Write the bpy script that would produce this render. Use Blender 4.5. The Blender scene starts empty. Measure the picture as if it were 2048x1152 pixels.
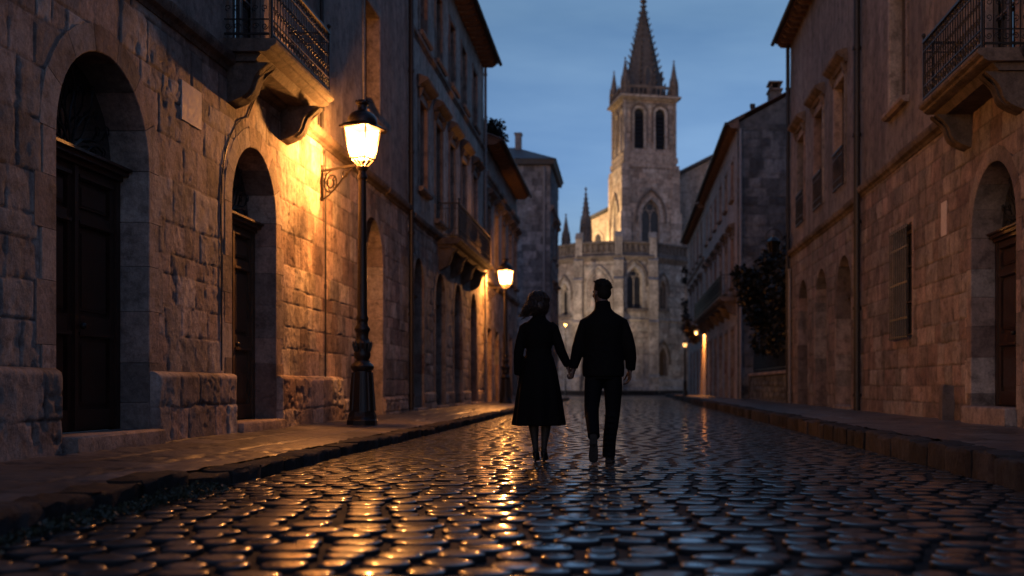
import bpy, bmesh, math, random
import numpy as np
from mathutils import Vector, Matrix

random.seed(7)
R = math.radians
PI = math.pi
sc = bpy.context.scene
col = sc.collection

# ------------------------------------------------------------------ materials
def new_mat(name):
    m = bpy.data.materials.new(name); m.use_nodes = True
    nt = m.node_tree
    for n in list(nt.nodes): nt.nodes.remove(n)
    out = nt.nodes.new('ShaderNodeOutputMaterial')
    b = nt.nodes.new('ShaderNodeBsdfPrincipled')
    nt.links.new(b.outputs[0], out.inputs[0])
    return m, nt, b

def nd(nt, kind, **kw):
    n = nt.nodes.new(kind)
    for k, v in kw.items():
        if k in n.inputs.keys(): n.inputs[k].default_value = v
        else: setattr(n, k, v)
    return n

def noise(nt, vec, scale, detail=5, rough=.6):
    n = nd(nt, 'ShaderNodeTexNoise', Scale=scale, Detail=detail, Roughness=rough)
    nt.links.new(vec, n.inputs['Vector']); return n.outputs['Fac']

def ramp(nt, fac, stops):
    r = nt.nodes.new('ShaderNodeValToRGB')
    e = r.color_ramp.elements
    while len(e) < len(stops): e.new(.5)
    for i, (p, c) in enumerate(stops):
        e[i].position = p; e[i].color = (*c, 1) if len(c) == 3 else c
    nt.links.new(fac, r.inputs[0]); return r.outputs[0]

def mixc(nt, a, b, fac, blend='MIX'):
    m = nt.nodes.new('ShaderNodeMix'); m.data_type = 'RGBA'; m.blend_type = blend
    for sock, v in ((m.inputs[6], a), (m.inputs[7], b), (m.inputs[0], fac)):
        if hasattr(v, 'is_output'): nt.links.new(v, sock)
        else: sock.default_value = v if not isinstance(v, tuple) else ((*v, 1) if len(v) == 3 else v)
    return m.outputs[2]

def mathn(nt, op, a, b=0.0, c=None):
    m = nt.nodes.new('ShaderNodeMath'); m.operation = op
    for i, v in enumerate((a, b) if c is None else (a, b, c)):
        if hasattr(v, 'is_output'): nt.links.new(v, m.inputs[i])
        else: m.inputs[i].default_value = v
    return m.outputs[0]

def bump(nt, b, h, strength=.4, dist=.02):
    n = nd(nt, 'ShaderNodeBump', Strength=strength, Distance=dist)
    nt.links.new(h, n.inputs['Height']); nt.links.new(n.outputs[0], b.inputs['Normal'])

def coords(nt, stretch=None):
    t = nt.nodes.new('ShaderNodeTexCoord')
    g = nt.nodes.new('ShaderNodeNewGeometry')
    v = g.outputs['Position']
    if stretch:
        m = nt.nodes.new('ShaderNodeMapping'); m.inputs['Scale'].default_value = stretch
        nt.links.new(v, m.inputs[0]); v = m.outputs[0]
    return v

def stone_mat(name, ca, cb, dark=(.05, .04, .035), bumpd=.02, bs=.6, stain=.55, rough=.85, fine=26, joint=.85, spec=.35):
    """ashlar or render: tint.r picks the block colour, tint.g darkens the joints"""
    m, nt, b = new_mat(name)
    P = coords(nt)
    at = nt.nodes.new('ShaderNodeAttribute'); at.attribute_name = 'tint'
    sep = nt.nodes.new('ShaderNodeSeparateColor'); nt.links.new(at.outputs['Color'], sep.inputs[0])
    n1 = noise(nt, P, 1.1, 6, .65); n2 = noise(nt, P, fine, 8, .7); n3 = mathn(nt, 'MULTIPLY_ADD', noise(nt, coords(nt, (1.5, 1.5, .28)), 1.3, 8, .72), .55, mathn(nt, 'MULTIPLY', noise(nt, P, .55, 8, .7), .48))
    f = mathn(nt, 'MULTIPLY_ADD', n1, 1.3, mathn(nt, 'MULTIPLY_ADD', sep.outputs[0], 1.5, -.92))
    c = mixc(nt, ca, cb, mathn(nt, 'MAXIMUM', mathn(nt, 'MINIMUM', f, 1.0), 0.0))
    c = mixc(nt, c, ramp(nt, n2, [(.3, (.58, .56, .54)), (.62, (1.15, 1.13, 1.1))]), .8, 'MULTIPLY')
    n4 = noise(nt, P, 4.2, 7, .72)
    c = mixc(nt, c, ramp(nt, n4, [(.36, (.42, .4, .39)), (.5, (1, 1, 1)), (.66, (1.35, 1.3, 1.25))]), .85, 'MULTIPLY')
    hs = nt.nodes.new('ShaderNodeHueSaturation'); nt.links.new(c, hs.inputs['Color'])
    nt.links.new(mathn(nt, 'MULTIPLY_ADD', sep.outputs[2], .03, .485), hs.inputs['Hue']); nt.links.new(mathn(nt, 'MULTIPLY_ADD', sep.outputs[2], -.6, 1.15), hs.inputs['Saturation'])
    c = hs.outputs[0]
    st = ramp(nt, n3, [(.44, (1, 1, 1)), (.6, (.0, .0, .0))])
    c = mixc(nt, c, dark, mathn(nt, 'MULTIPLY', mathn(nt, 'SUBTRACT', 1.0, st), stain))
    c = mixc(nt, c, dark, mathn(nt, 'MULTIPLY', sep.outputs[1], joint))
    nt.links.new(c, b.inputs['Base Color'])
    b.inputs['Roughness'].default_value = rough
    b.inputs['Specular IOR Level'].default_value = spec
    vor = nd(nt, 'ShaderNodeTexVoronoi', Scale=9.0); nt.links.new(P, vor.inputs['Vector'])
    h = mathn(nt, 'ADD', n2, mathn(nt, 'MULTIPLY', noise(nt, P, 7, 6, .6), 1.3))
    h = mathn(nt, 'ADD', h, mathn(nt, 'MULTIPLY', vor.outputs['Distance'], .5))
    bump(nt, b, h, bs, bumpd)
    return m

def plain(name, c, rough=.5, metal=0., var=.35, scale=14., bs=.25, bd=.004, spec=.5, coat=0.):
    m, nt, b = new_mat(name)
    P = coords(nt); n = noise(nt, P, scale, 6, .65)
    lo = tuple(x * (1 - var) for x in c); hi = tuple(min(1, x * (1 + var)) for x in c)
    nt.links.new(ramp(nt, n, [(.3, lo), (.7, hi)]), b.inputs['Base Color'])
    r = ramp(nt, n, [(.3, (rough * .8,) * 3), (.7, (min(1, rough * 1.2),) * 3)])
    nt.links.new(r, b.inputs['Roughness'])
    b.inputs['Metallic'].default_value = metal
    b.inputs['Specular IOR Level'].default_value = spec
    if coat: b.inputs['Coat Weight'].default_value = coat
    bump(nt, b, noise(nt, P, scale * 4, 6, .6), bs, bd)
    return m

def emit(name, c, s, c2=None):
    m, nt, b = new_mat(name)
    b.inputs['Base Color'].default_value = (.8, .7, .55, 1)
    b.inputs['Emission Color'].default_value = (*c, 1)
    b.inputs['Emission Strength'].default_value = s
    b.inputs['Roughness'].default_value = .3
    return m

M = {}
M['stone_left'] = stone_mat('rough sandstone blocks', (.2, .152, .128), (.58, .48, .41), dark=(.055, .04, .035))
M['stone_left2'] = stone_mat('greyer limestone', (.23, .18, .15), (.5, .4, .33), stain=.5, dark=(.05, .042, .04))
M['stone_right'] = stone_mat('pinkish sandstone', (.14, .103, .09), (.45, .355, .305), stain=.45)
M['stone_right2'] = stone_mat('faded rose stone', (.145, .112, .1), (.36, .29, .258), stain=.55)
M['render_left'] = stone_mat('weathered lime render', (.2, .16, .145), (.42, .345, .305), stain=.6, fine=40, bs=.4, bumpd=.012)
M['render_left2'] = stone_mat('pale lime render', (.3, .245, .215), (.58, .48, .42), stain=.5, fine=40, bs=.4, bumpd=.012)
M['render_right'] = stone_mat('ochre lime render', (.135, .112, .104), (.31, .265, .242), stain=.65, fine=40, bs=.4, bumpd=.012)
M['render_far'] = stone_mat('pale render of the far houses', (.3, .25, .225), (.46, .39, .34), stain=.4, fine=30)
M['trim'] = stone_mat('dressed stone trim', (.24, .18, .15), (.38, .3, .25), stain=.5, dark=(.04, .033, .03))
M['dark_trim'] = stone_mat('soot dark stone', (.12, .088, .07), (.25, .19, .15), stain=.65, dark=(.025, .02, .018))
M['gable'] = stone_mat('grey rubble stone', (.045, .05, .056), (.2, .21, .22), stain=.75, dark=(.03, .035, .04))
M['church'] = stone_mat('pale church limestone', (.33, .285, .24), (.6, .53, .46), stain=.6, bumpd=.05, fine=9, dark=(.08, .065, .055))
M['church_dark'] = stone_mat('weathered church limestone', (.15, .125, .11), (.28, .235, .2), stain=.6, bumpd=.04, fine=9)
M['rubble'] = stone_mat('grey rubble of the corner house', (.13, .13, .14), (.36, .35, .36), stain=.55, dark=(.05, .048, .05))
M['spire'] = stone_mat('sooty spire stone', (.085, .078, .072), (.19, .168, .15), stain=.6, bumpd=.04, fine=9)
M['slate'] = plain('slate roof', (.05, .055, .062), .6, scale=4, bs=.5, bd=.03)
M['tile'] = plain('old clay tiles', (.14, .075, .05), .8, scale=7, var=.6, bs=.6, bd=.02)
M['soffit'] = plain('weathered eaves timber', (.13, .075, .05), .75, scale=9, var=.5)
M['wood'] = plain('dark varnished oak', (.028, .011, .007), .38, scale=10, var=.55, bs=.3, bd=.006)
M['wood2'] = plain('worn brown door timber', (.065, .04, .023), .5, scale=10, var=.5, bs=.3, bd=.006)
M['shutter'] = plain('grey brown shutter paint', (.085, .065, .055), .6, scale=12, var=.35)
M['iron'] = plain('black wrought iron', (.012, .012, .013), .45, metal=.3, scale=30, var=.3)
M['lampiron'] = plain('dark green black cast iron', (.017, .013, .011), .38, metal=.2, scale=40, var=.4, bs=.35, bd=.004)
M['lead'] = plain('dark lead pipe', (.03, .028, .028), .5, metal=.4, scale=18)
M['paleplaque'] = plain('pale stone plaque', (.52, .47, .44), .7, scale=20, var=.2)
M['pipe_pale'] = plain('pale grey zinc pipe', (.2, .19, .19), .5, metal=.3, scale=18)
def church_glass():
    m, nt, b = new_mat('dull leaded glass')
    P = coords(nt); n = noise(nt, P, 3, 4)
    nt.links.new(ramp(nt, n, [(.35, (.01, .011, .013)), (.7, (.03, .031, .034))]), b.inputs['Base Color'])
    b.inputs['Roughness'].default_value = .35; bump(nt, b, noise(nt, P, 6, 3), .4, .02)
    return m
M['leaded'] = church_glass()
def glass_mat():
    m, nt, b = new_mat('dark window glass')
    P = coords(nt); n = noise(nt, P, 1.3, 3)
    nt.links.new(ramp(nt, n, [(.35, (.008, .009, .011)), (.7, (.028, .026, .026))]), b.inputs['Base Color'])
    b.inputs['Roughness'].default_value = .06; b.inputs['Specular IOR Level'].default_value = .9
    b.inputs['Coat Weight'].default_value = .6; b.inputs['Coat Roughness'].default_value = .03
    bump(nt, b, n, .05, .02)
    return m
M['glass'] = glass_mat()
def lampglass(name, c, s, op_):
    m, nt, b = new_mat(name)
    b.inputs['Base Color'].default_value = (.8, .7, .55, 1); b.inputs['Roughness'].default_value = .25
    b.inputs['Emission Color'].default_value = (*c, 1)
    P = coords(nt); n = noise(nt, P, 9, 3)
    nt.links.new(mathn(nt, 'MULTIPLY_ADD', n, s * .5, s * .75), b.inputs['Emission Strength'])
    t = nt.nodes.new('ShaderNodeBsdfTransparent'); mx = nt.nodes.new('ShaderNodeMixShader'); mx.inputs[0].default_value = op_
    nt.links.new(t.outputs[0], mx.inputs[1]); nt.links.new(b.outputs[0], mx.inputs[2])
    nt.links.new(mx.outputs[0], nt.nodes['Material Output'].inputs[0])
    return m
M['lampglass'] = lampglass('glowing lamp glass', (1.0, .52, .19), 5.5, .5)
M['lampglass_small'] = lampglass('glowing small lamp glass', (1.0, .62, .25), 1.7, .8)
M['lampglass_dim'] = lampglass('dim far lamp glass', (1.0, .6, .28), 1.6, .8)
M['leaf'] = plain('dark leaves', (.0045, .006, .0035), .55, scale=3, var=.7, bs=0)
M['leaf_warm'] = plain('olive leaves', (.011, .011, .005), .6, scale=3, var=.6, bs=0)
M['moss'] = plain('damp moss', (.022, .026, .012), .6, scale=20, var=.6)
M['bark'] = plain('bark', (.035, .027, .02), .85, scale=20, bs=.7, bd=.01)
M['skin'] = plain('skin', (.055, .032, .025), .6, var=.08, bs=.1)
M['coat'] = plain('black wool coat', (.0035, .0033, .0036), .85, scale=120, var=.3, bs=.3, spec=.06)
M['jacket'] = plain('black cotton jacket', (.0038, .0038, .0042), .8, scale=90, var=.3, bs=.3, spec=.06)
M['trousers'] = plain('dark navy trousers', (.0035, .004, .0055), .8, scale=120, var=.3, bs=.3, spec=.06)
M['shoe'] = plain('black shoe leather', (.005, .0045, .0045), .5, spec=.2, scale=60, var=.2)
M['sole'] = plain('dark rubber sole', (.003, .0028, .0027), .9, scale=60, var=.3)
M['stocking'] = plain('black stockings', (.006, .005, .005), .7, scale=60, var=.1)
M['hair_w'] = plain('dark brown curls', (.012, .0055, .0035), .5, scale=60, var=.4)
M['hair_m'] = plain('black brown hair', (.005, .0038, .003), .8, scale=60, spec=.15, var=.4)
M['blackened'] = plain('blackened lantern glass', (.006, .006, .006), .8, spec=.1)  # silhouette darkness of the unlit lantern put into its glass colour
M['eye'] = plain('eye', (.3, .28, .26), .2, var=.1)

def cobble_mat():
    m, nt, b = new_mat('wet cobbles')
    P = coords(nt)
    at = nt.nodes.new('ShaderNodeAttribute'); at.attribute_name = 'tint'
    sep = nt.nodes.new('ShaderNodeSeparateColor'); nt.links.new(at.outputs['Color'], sep.inputs[0])
    n1 = noise(nt, P, 18, 8, .7)
    c = mixc(nt, (.018, .0175, .0185), (.058, .05, .047), sep.outputs[0])
    c = mixc(nt, c, ramp(nt, n1, [(.3, (.5, .5, .5)), (.7, (1.15, 1.12, 1.1))]), .8, 'MULTIPLY')
    c = mixc(nt, c, (.006, .006, .006), mathn(nt, 'MULTIPLY', sep.outputs[1], .92))
    nt.links.new(c, b.inputs['Base Color'])
    wet = noise(nt, P, .55, 4, .6)
    r = mathn(nt, 'ADD', ramp(nt, wet, [(.36, (.15,) * 3), (.66, (.28,) * 3)]), mathn(nt, 'MULTIPLY', sep.outputs[2], .12))
    r = mathn(nt, 'ADD', r, mathn(nt, 'MULTIPLY', sep.outputs[1], .45))
    r = mathn(nt, 'ADD', r, mathn(nt, 'MULTIPLY', n1, .1))
    nt.links.new(r, b.inputs['Roughness'])
    nt.links.new(mathn(nt, 'MAXIMUM', mathn(nt, 'MULTIPLY_ADD', sep.outputs[1], -1.1, .6), .12), b.inputs['Specular IOR Level'])
    h = mathn(nt, 'ADD', noise(nt, P, 22, 5, .6), mathn(nt, 'MULTIPLY', noise(nt, P, 95, 4, .6), .35))
    bump(nt, b, h, .12, .004)
    nt.links.new(mathn(nt, 'MAXIMUM', mathn(nt, 'MULTIPLY_ADD', sep.outputs[1], -3.2, .9), 0.), b.inputs['Coat Weight']); b.inputs['Coat IOR'].default_value = 1.62; nt.links.new(mathn(nt, 'MULTIPLY_ADD', wet, .22, -.03), b.inputs['Coat Roughness'])
    return m
M['cobble'] = cobble_mat()
M['pave'] = stone_mat('worn paving slabs', (.056, .052, .053), (.135, .122, .122), stain=.4, rough=.36, bs=.35, bumpd=.01, dark=(.02, .018, .018), joint=.9, spec=.5)
M['kerb'] = stone_mat('worn kerb stone', (.024, .021, .02), (.064, .055, .052), stain=.85, rough=.8, bs=.8, bumpd=.02, dark=(.012, .01, .01), spec=.15)
def far_road_mat():
    m, nt, b = new_mat('far wet setts')
    P = coords(nt)
    br = nd(nt, 'ShaderNodeTexBrick', Scale=1.0); br.inputs['Brick Width'].default_value = .26; br.inputs['Row Height'].default_value = .21
    br.inputs['Mortar Size'].default_value = .02; br.inputs['Color1'].default_value = (.04, .038, .04, 1); br.inputs['Color2'].default_value = (.09, .075, .07, 1)
    br.inputs['Mortar'].default_value = (.008, .008, .008, 1)
    nt.links.new(P, br.inputs['Vector']); nt.links.new(br.outputs['Color'], b.inputs['Base Color'])
    n = noise(nt, P, .4, 4)
    nt.links.new(ramp(nt, n, [(.35, (.22,) * 3), (.7, (.42,) * 3)]), b.inputs['Roughness'])
    bump(nt, b, mathn(nt, 'ADD', mathn(nt, 'MULTIPLY', br.outputs['Fac'], -1.0), noise(nt, P, 9, 4)), .5, .02)
    return m
M['far_road'] = far_road_mat()
M['earth'] = plain('dark ground', (.03, .027, .024), .8, scale=2)

# ------------------------------------------------------------------ mesh helpers
def wloc(p):
    v = Vector((0, 0, 0))
    while p is not None:
        v += p.location; p = p.parent
    return v

class MB:
    def __init__(s): s.v = []; s.f = []; s.t = []; s.tint = (.5, 0., .5)
    def add(s, vs, fs, tint=None):
        o = len(s.v); s.v += [tuple(x) for x in vs]; s.t += [tint or s.tint] * len(vs)
        s.f += [tuple(i + o for i in f) for f in fs]
    def hexa(s, c, tint=None):   # c: 8 corners, bottom loop then top loop
        s.add(c, [(0, 3, 2, 1), (4, 5, 6, 7), (0, 1, 5, 4), (1, 2, 6, 5), (2, 3, 7, 6), (3, 0, 4, 7)], tint)
    def box(s, x0, x1, y0, y1, z0, z1, tint=None):
        s.hexa([(x0, y0, z0), (x1, y0, z0), (x1, y1, z0), (x0, y1, z0), (x0, y0, z1), (x1, y0, z1), (x1, y1, z1), (x0, y1, z1)], tint)
    def fbox(s, fr, a0, a1, b0, b1, h0, h1, tint=None):
        s.hexa([fr.pt(a0, b0, h0), fr.pt(a1, b0, h0), fr.pt(a1, b1, h0), fr.pt(a0, b1, h0),
                fr.pt(a0, b0, h1), fr.pt(a1, b0, h1), fr.pt(a1, b1, h1), fr.pt(a0, b1, h1)], tint)
    def bevbox(s, x0, x1, y0, y1, z0, z1, bv, tint=None):   # top edges rounded off
        c = [(x0, y0, z0), (x1, y0, z0), (x1, y1, z0), (x0, y1, z0)]
        m = [(x0, y0, z1 - bv), (x1, y0, z1 - bv), (x1, y1, z1 - bv), (x0, y1, z1 - bv)]
        e = bv * .35
        m2 = [(x0 + e, y0 + e, z1 - e), (x1 - e, y0 + e, z1 - e), (x1 - e, y1 - e, z1 - e), (x0 + e, y1 - e, z1 - e)]
        t = [(x0 + bv, y0 + bv, z1), (x1 - bv, y0 + bv, z1), (x1 - bv, y1 - bv, z1), (x0 + bv, y1 - bv, z1)]
        fs = [(0, 3, 2, 1), (12, 13, 14, 15)]
        for k in (0, 4, 8):
            for i in range(4): j = (i + 1) % 4; fs.append((k + i, k + j, k + 4 + j, k + 4 + i))
        s.add(c + m + m2 + t, fs, tint)
    def lathe(s, prof, seg=16, o=(0, 0, 0), rot=0., tint=None):
        vs = []; fs = []; n = len(prof)
        for r, z in prof:
            for k in range(seg):
                a = rot + 2 * PI * k / seg
                vs.append((o[0] + r * math.cos(a), o[1] + r * math.sin(a), o[2] + z))
        for i in range(n - 1):
            for k in range(seg):
                k2 = (k + 1) % seg
                fs.append((i * seg + k, i * seg + k2, (i + 1) * seg + k2, (i + 1) * seg + k))
        fs.append(tuple(range(seg))[::-1]); fs.append(tuple((n - 1) * seg + k for k in range(seg)))
        s.add(vs, fs, tint)
    def loft(s, pts, rad, seg=14, up=(0, 1, 0), cap=True, mod=None, tint=None):
        """rings of ellipses along a polyline; rad = r or (r_side, r_up) for each point"""
        pts = [Vector(p) for p in pts]; n = len(pts); vs = []; fs = []
        for i, p in enumerate(pts):
            d = (pts[min(i + 1, n - 1)] - pts[max(i - 1, 0)]).normalized()
            u = Vector(up); u = (u - d * u.dot(d))
            if u.length < 1e-3: u = Vector((1, 0, 0)) - d * d.x
            u.normalize(); w = d.cross(u)
            r = rad[i] if isinstance(rad[i], (tuple, list)) else (rad[i], rad[i])
            for k in range(seg):
                a = 2 * PI * k / seg; g = mod(i, a) if mod else 1.
                vs.append(p + (w * math.cos(a) * r[0] + u * math.sin(a) * r[1]) * g)
        for i in range(n - 1):
            for k in range(seg):
                k2 = (k + 1) % seg
                fs.append((i * seg + k, i * seg + k2, (i + 1) * seg + k2, (i + 1) * seg + k))
        if cap: fs.append(tuple(range(seg))[::-1]); fs.append(tuple((n - 1) * seg + k for k in range(seg)))
        s.add(vs, fs, tint)
    def tube(s, pts, r, seg=6, tint=None):
        s.loft(pts, [r] * len(pts), seg, (.13, .21, .97), True, None, tint)
    def ball(s, c, r, seg=14, rings=8, tint=None):
        r = r if isinstance(r, (tuple, list)) else (r, r, r); vs = []; fs = []
        for i in range(1, rings):
            t = PI * i / rings
            for k in range(seg):
                a = 2 * PI * k / seg
                vs.append((c[0] + r[0] * math.sin(t) * math.cos(a), c[1] + r[1] * math.sin(t) * math.sin(a), c[2] - r[2] * math.cos(t)))
        b0 = len(vs); vs += [(c[0], c[1], c[2] - r[2]), (c[0], c[1], c[2] + r[2])]
        for i in range(rings - 2):
            for k in range(seg):
                k2 = (k + 1) % seg; fs.append((i * seg + k, i * seg + k2, (i + 1) * seg + k2, (i + 1) * seg + k))
        for k in range(seg):
            k2 = (k + 1) % seg; fs.append((b0, k2, k)); fs.append((b0 + 1, (rings - 2) * seg + k, (rings - 2) * seg + k2))
        s.add(vs, fs, tint)
    def prism(s, fr, poly, a0, a1, tint=None):
        """poly: (h, b) outline across the wall, swept from a0 to a1 along it"""
        n = len(poly)
        vs = [fr.pt(a0, b, h) for h, b in poly] + [fr.pt(a1, b, h) for h, b in poly]
        fs = [tuple(range(n)), tuple(range(2 * n - 1, n - 1, -1))]
        fs += [(i, i + n, (i + 1) % n + n, (i + 1) % n) for i in range(n)]
        s.add(vs, fs, tint)
    def build(s, name, mat, parent=None, local=False, smooth=None, fix=True):
        return mesh_obj(name, s.v, s.f, mat, parent, local, smooth, s.t, fix)

def mesh_obj(name, v, f, mat, parent=None, local=False, smooth=None, tint=None, fix=True):
    if parent is not None and not local:
        w = wloc(parent); v = [(x - w.x, y - w.y, z - w.z) for x, y, z in v]
    me = bpy.data.meshes.new(name); me.from_pydata(v, [], f); me.update()
    if fix:
        bm = bmesh.new(); bm.from_mesh(me); bmesh.ops.recalc_face_normals(bm, faces=bm.faces); bm.to_mesh(me); bm.free()
    if tint is not None:
        ca = me.attributes.new('tint', 'FLOAT_COLOR', 'POINT')
        arr = np.ones((len(v), 4), np.float32); arr[:, :3] = np.asarray(tint, np.float32)
        ca.data.foreach_set('color', arr.ravel())
    if smooth is not None:
        me.shade_smooth()
        if smooth < 180: me.set_sharp_from_angle(angle=R(smooth))
    me.materials.append(mat)
    o = bpy.data.objects.new(name, me); col.objects.link(o)
    if parent is not None: o.parent = parent
    return o

def empty(name, loc, label, cat, group=None, rz=0.):
    o = bpy.data.objects.new(name, None); col.objects.link(o)
    o.empty_display_size = .3; o.location = loc; o.rotation_euler = (0, 0, rz)
    o['label'] = label; o['category'] = cat
    if group: o['group'] = group
    return o
def tag(o, label=None, cat=None, group=None, kind=None):
    for k, x in (('label', label), ('category', cat), ('group', group), ('kind', kind)):
        if x: o[k] = x
    return o

class Fr:   # a wall plane: a runs along it, b up, h out of it
    def __init__(s, O, u, n, v=(0, 0, 1)): s.O = Vector(O); s.u = Vector(u).normalized(); s.n = Vector(n).normalized(); s.v = Vector(v).normalized()
    def pt(s, a, b, h=0.): return s.O + s.u * a + s.v * b + s.n * h

# ------------------------------------------------------------------ value noise and relief sheets
def hash2(i, j, seed):
    x = (i.astype(np.int64) * 374761393 + j.astype(np.int64) * 668265263 + seed * 1442695041) & 0x7fffffff
    x = ((x ^ (x >> 13)) * 1274126177) & 0x7fffffff
    return ((x ^ (x >> 16)) & 0xffff) / 65535.
def vnoise(x, y, seed=0, octv=3):
    t = 0; amp = 1.; tot = 0.
    for o in range(octv):
        i = np.floor(x); j = np.floor(y); fx = x - i; fy = y - j
        fx = fx * fx * (3 - 2 * fx); fy = fy * fy * (3 - 2 * fy)
        a = hash2(i, j, seed + o); b = hash2(i + 1, j, seed + o); c = hash2(i, j + 1, seed + o); d = hash2(i + 1, j + 1, seed + o)
        t = t + amp * ((a * (1 - fx) + b * fx) * (1 - fy) + (c * (1 - fx) + d * fx) * fy); tot += amp
        x = x * 2.03; y = y * 2.03; amp *= .5
    return t / tot

def op(a0, a1, b0, b1, kind='rect', k=1.0, w=.14):
    d = dict(a0=a0, a1=a1, b0=b0, b1=b1, kind=kind, k=k, w=w, ac=(a0 + a1) / 2, W=a1 - a0)
    if kind == 'arch': d['sp'] = b1 - d['W'] / 2
    elif kind == 'pointed':
        Rr = d['W'] * k; d['R'] = Rr; d['sp'] = b1 - math.sqrt(Rr * Rr - (Rr - d['W'] / 2) ** 2)
    else: d['sp'] = b1
    return d
def inside(o, A, B, g):
    ina = (np.abs(A - o['ac']) < o['W'] / 2 + g); low = (B >= o['b0'] - 1e-4)
    if o['kind'] == 'rect': return ina & low & (B < o['b1'] + g)
    lowpart = ina & low & (B <= o['sp'])
    if o['kind'] == 'arch': top = ((A - o['ac']) ** 2 + (B - o['sp']) ** 2 < (o['W'] / 2 + g) ** 2) & (B > o['sp'])
    else:
        e = o['R'] - o['W'] / 2
        top = ((A - o['ac'] - e) ** 2 + (B - o['sp']) ** 2 < (o['R'] + g) ** 2) & ((A - o['ac'] + e) ** 2 + (B - o['sp']) ** 2 < (o['R'] + g) ** 2) & (B > o['sp'])
    return lowpart | top
def outline(o, n=14, g=0., b0=None):
    """from the foot of one jamb over the top to the foot of the other"""
    b0 = o['b0'] if b0 is None else b0; hw = o['W'] / 2
    if o['kind'] == 'rect': return [(o['a0'] - g, b0), (o['a0'] - g, o['b1'] + g), (o['a1'] + g, o['b1'] + g), (o['a1'] + g, b0)]
    p = [(o['a0'] - g, b0)]
    if o['kind'] == 'arch':
        for i in range(n + 1):
            t = PI - PI * i / n; p.append((o['ac'] + (hw + g) * math.cos(t), o['sp'] + (hw + g) * math.sin(t)))
    else:
        e = o['R'] - hw; t1 = math.acos(e / (o['R'] + g)); m = n // 2
        for i in range(m + 1):
            t = PI - t1 * i / m; p.append((o['ac'] + e + (o['R'] + g) * math.cos(t), o['sp'] + (o['R'] + g) * math.sin(t)))
        for i in range(1, m + 1):
            t = t1 - t1 * i / m; p.append((o['ac'] - e + (o['R'] + g) * math.cos(t), o['sp'] + (o['R'] + g) * math.sin(t)))
    p.append((o['a1'] + g, b0)); return p

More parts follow.
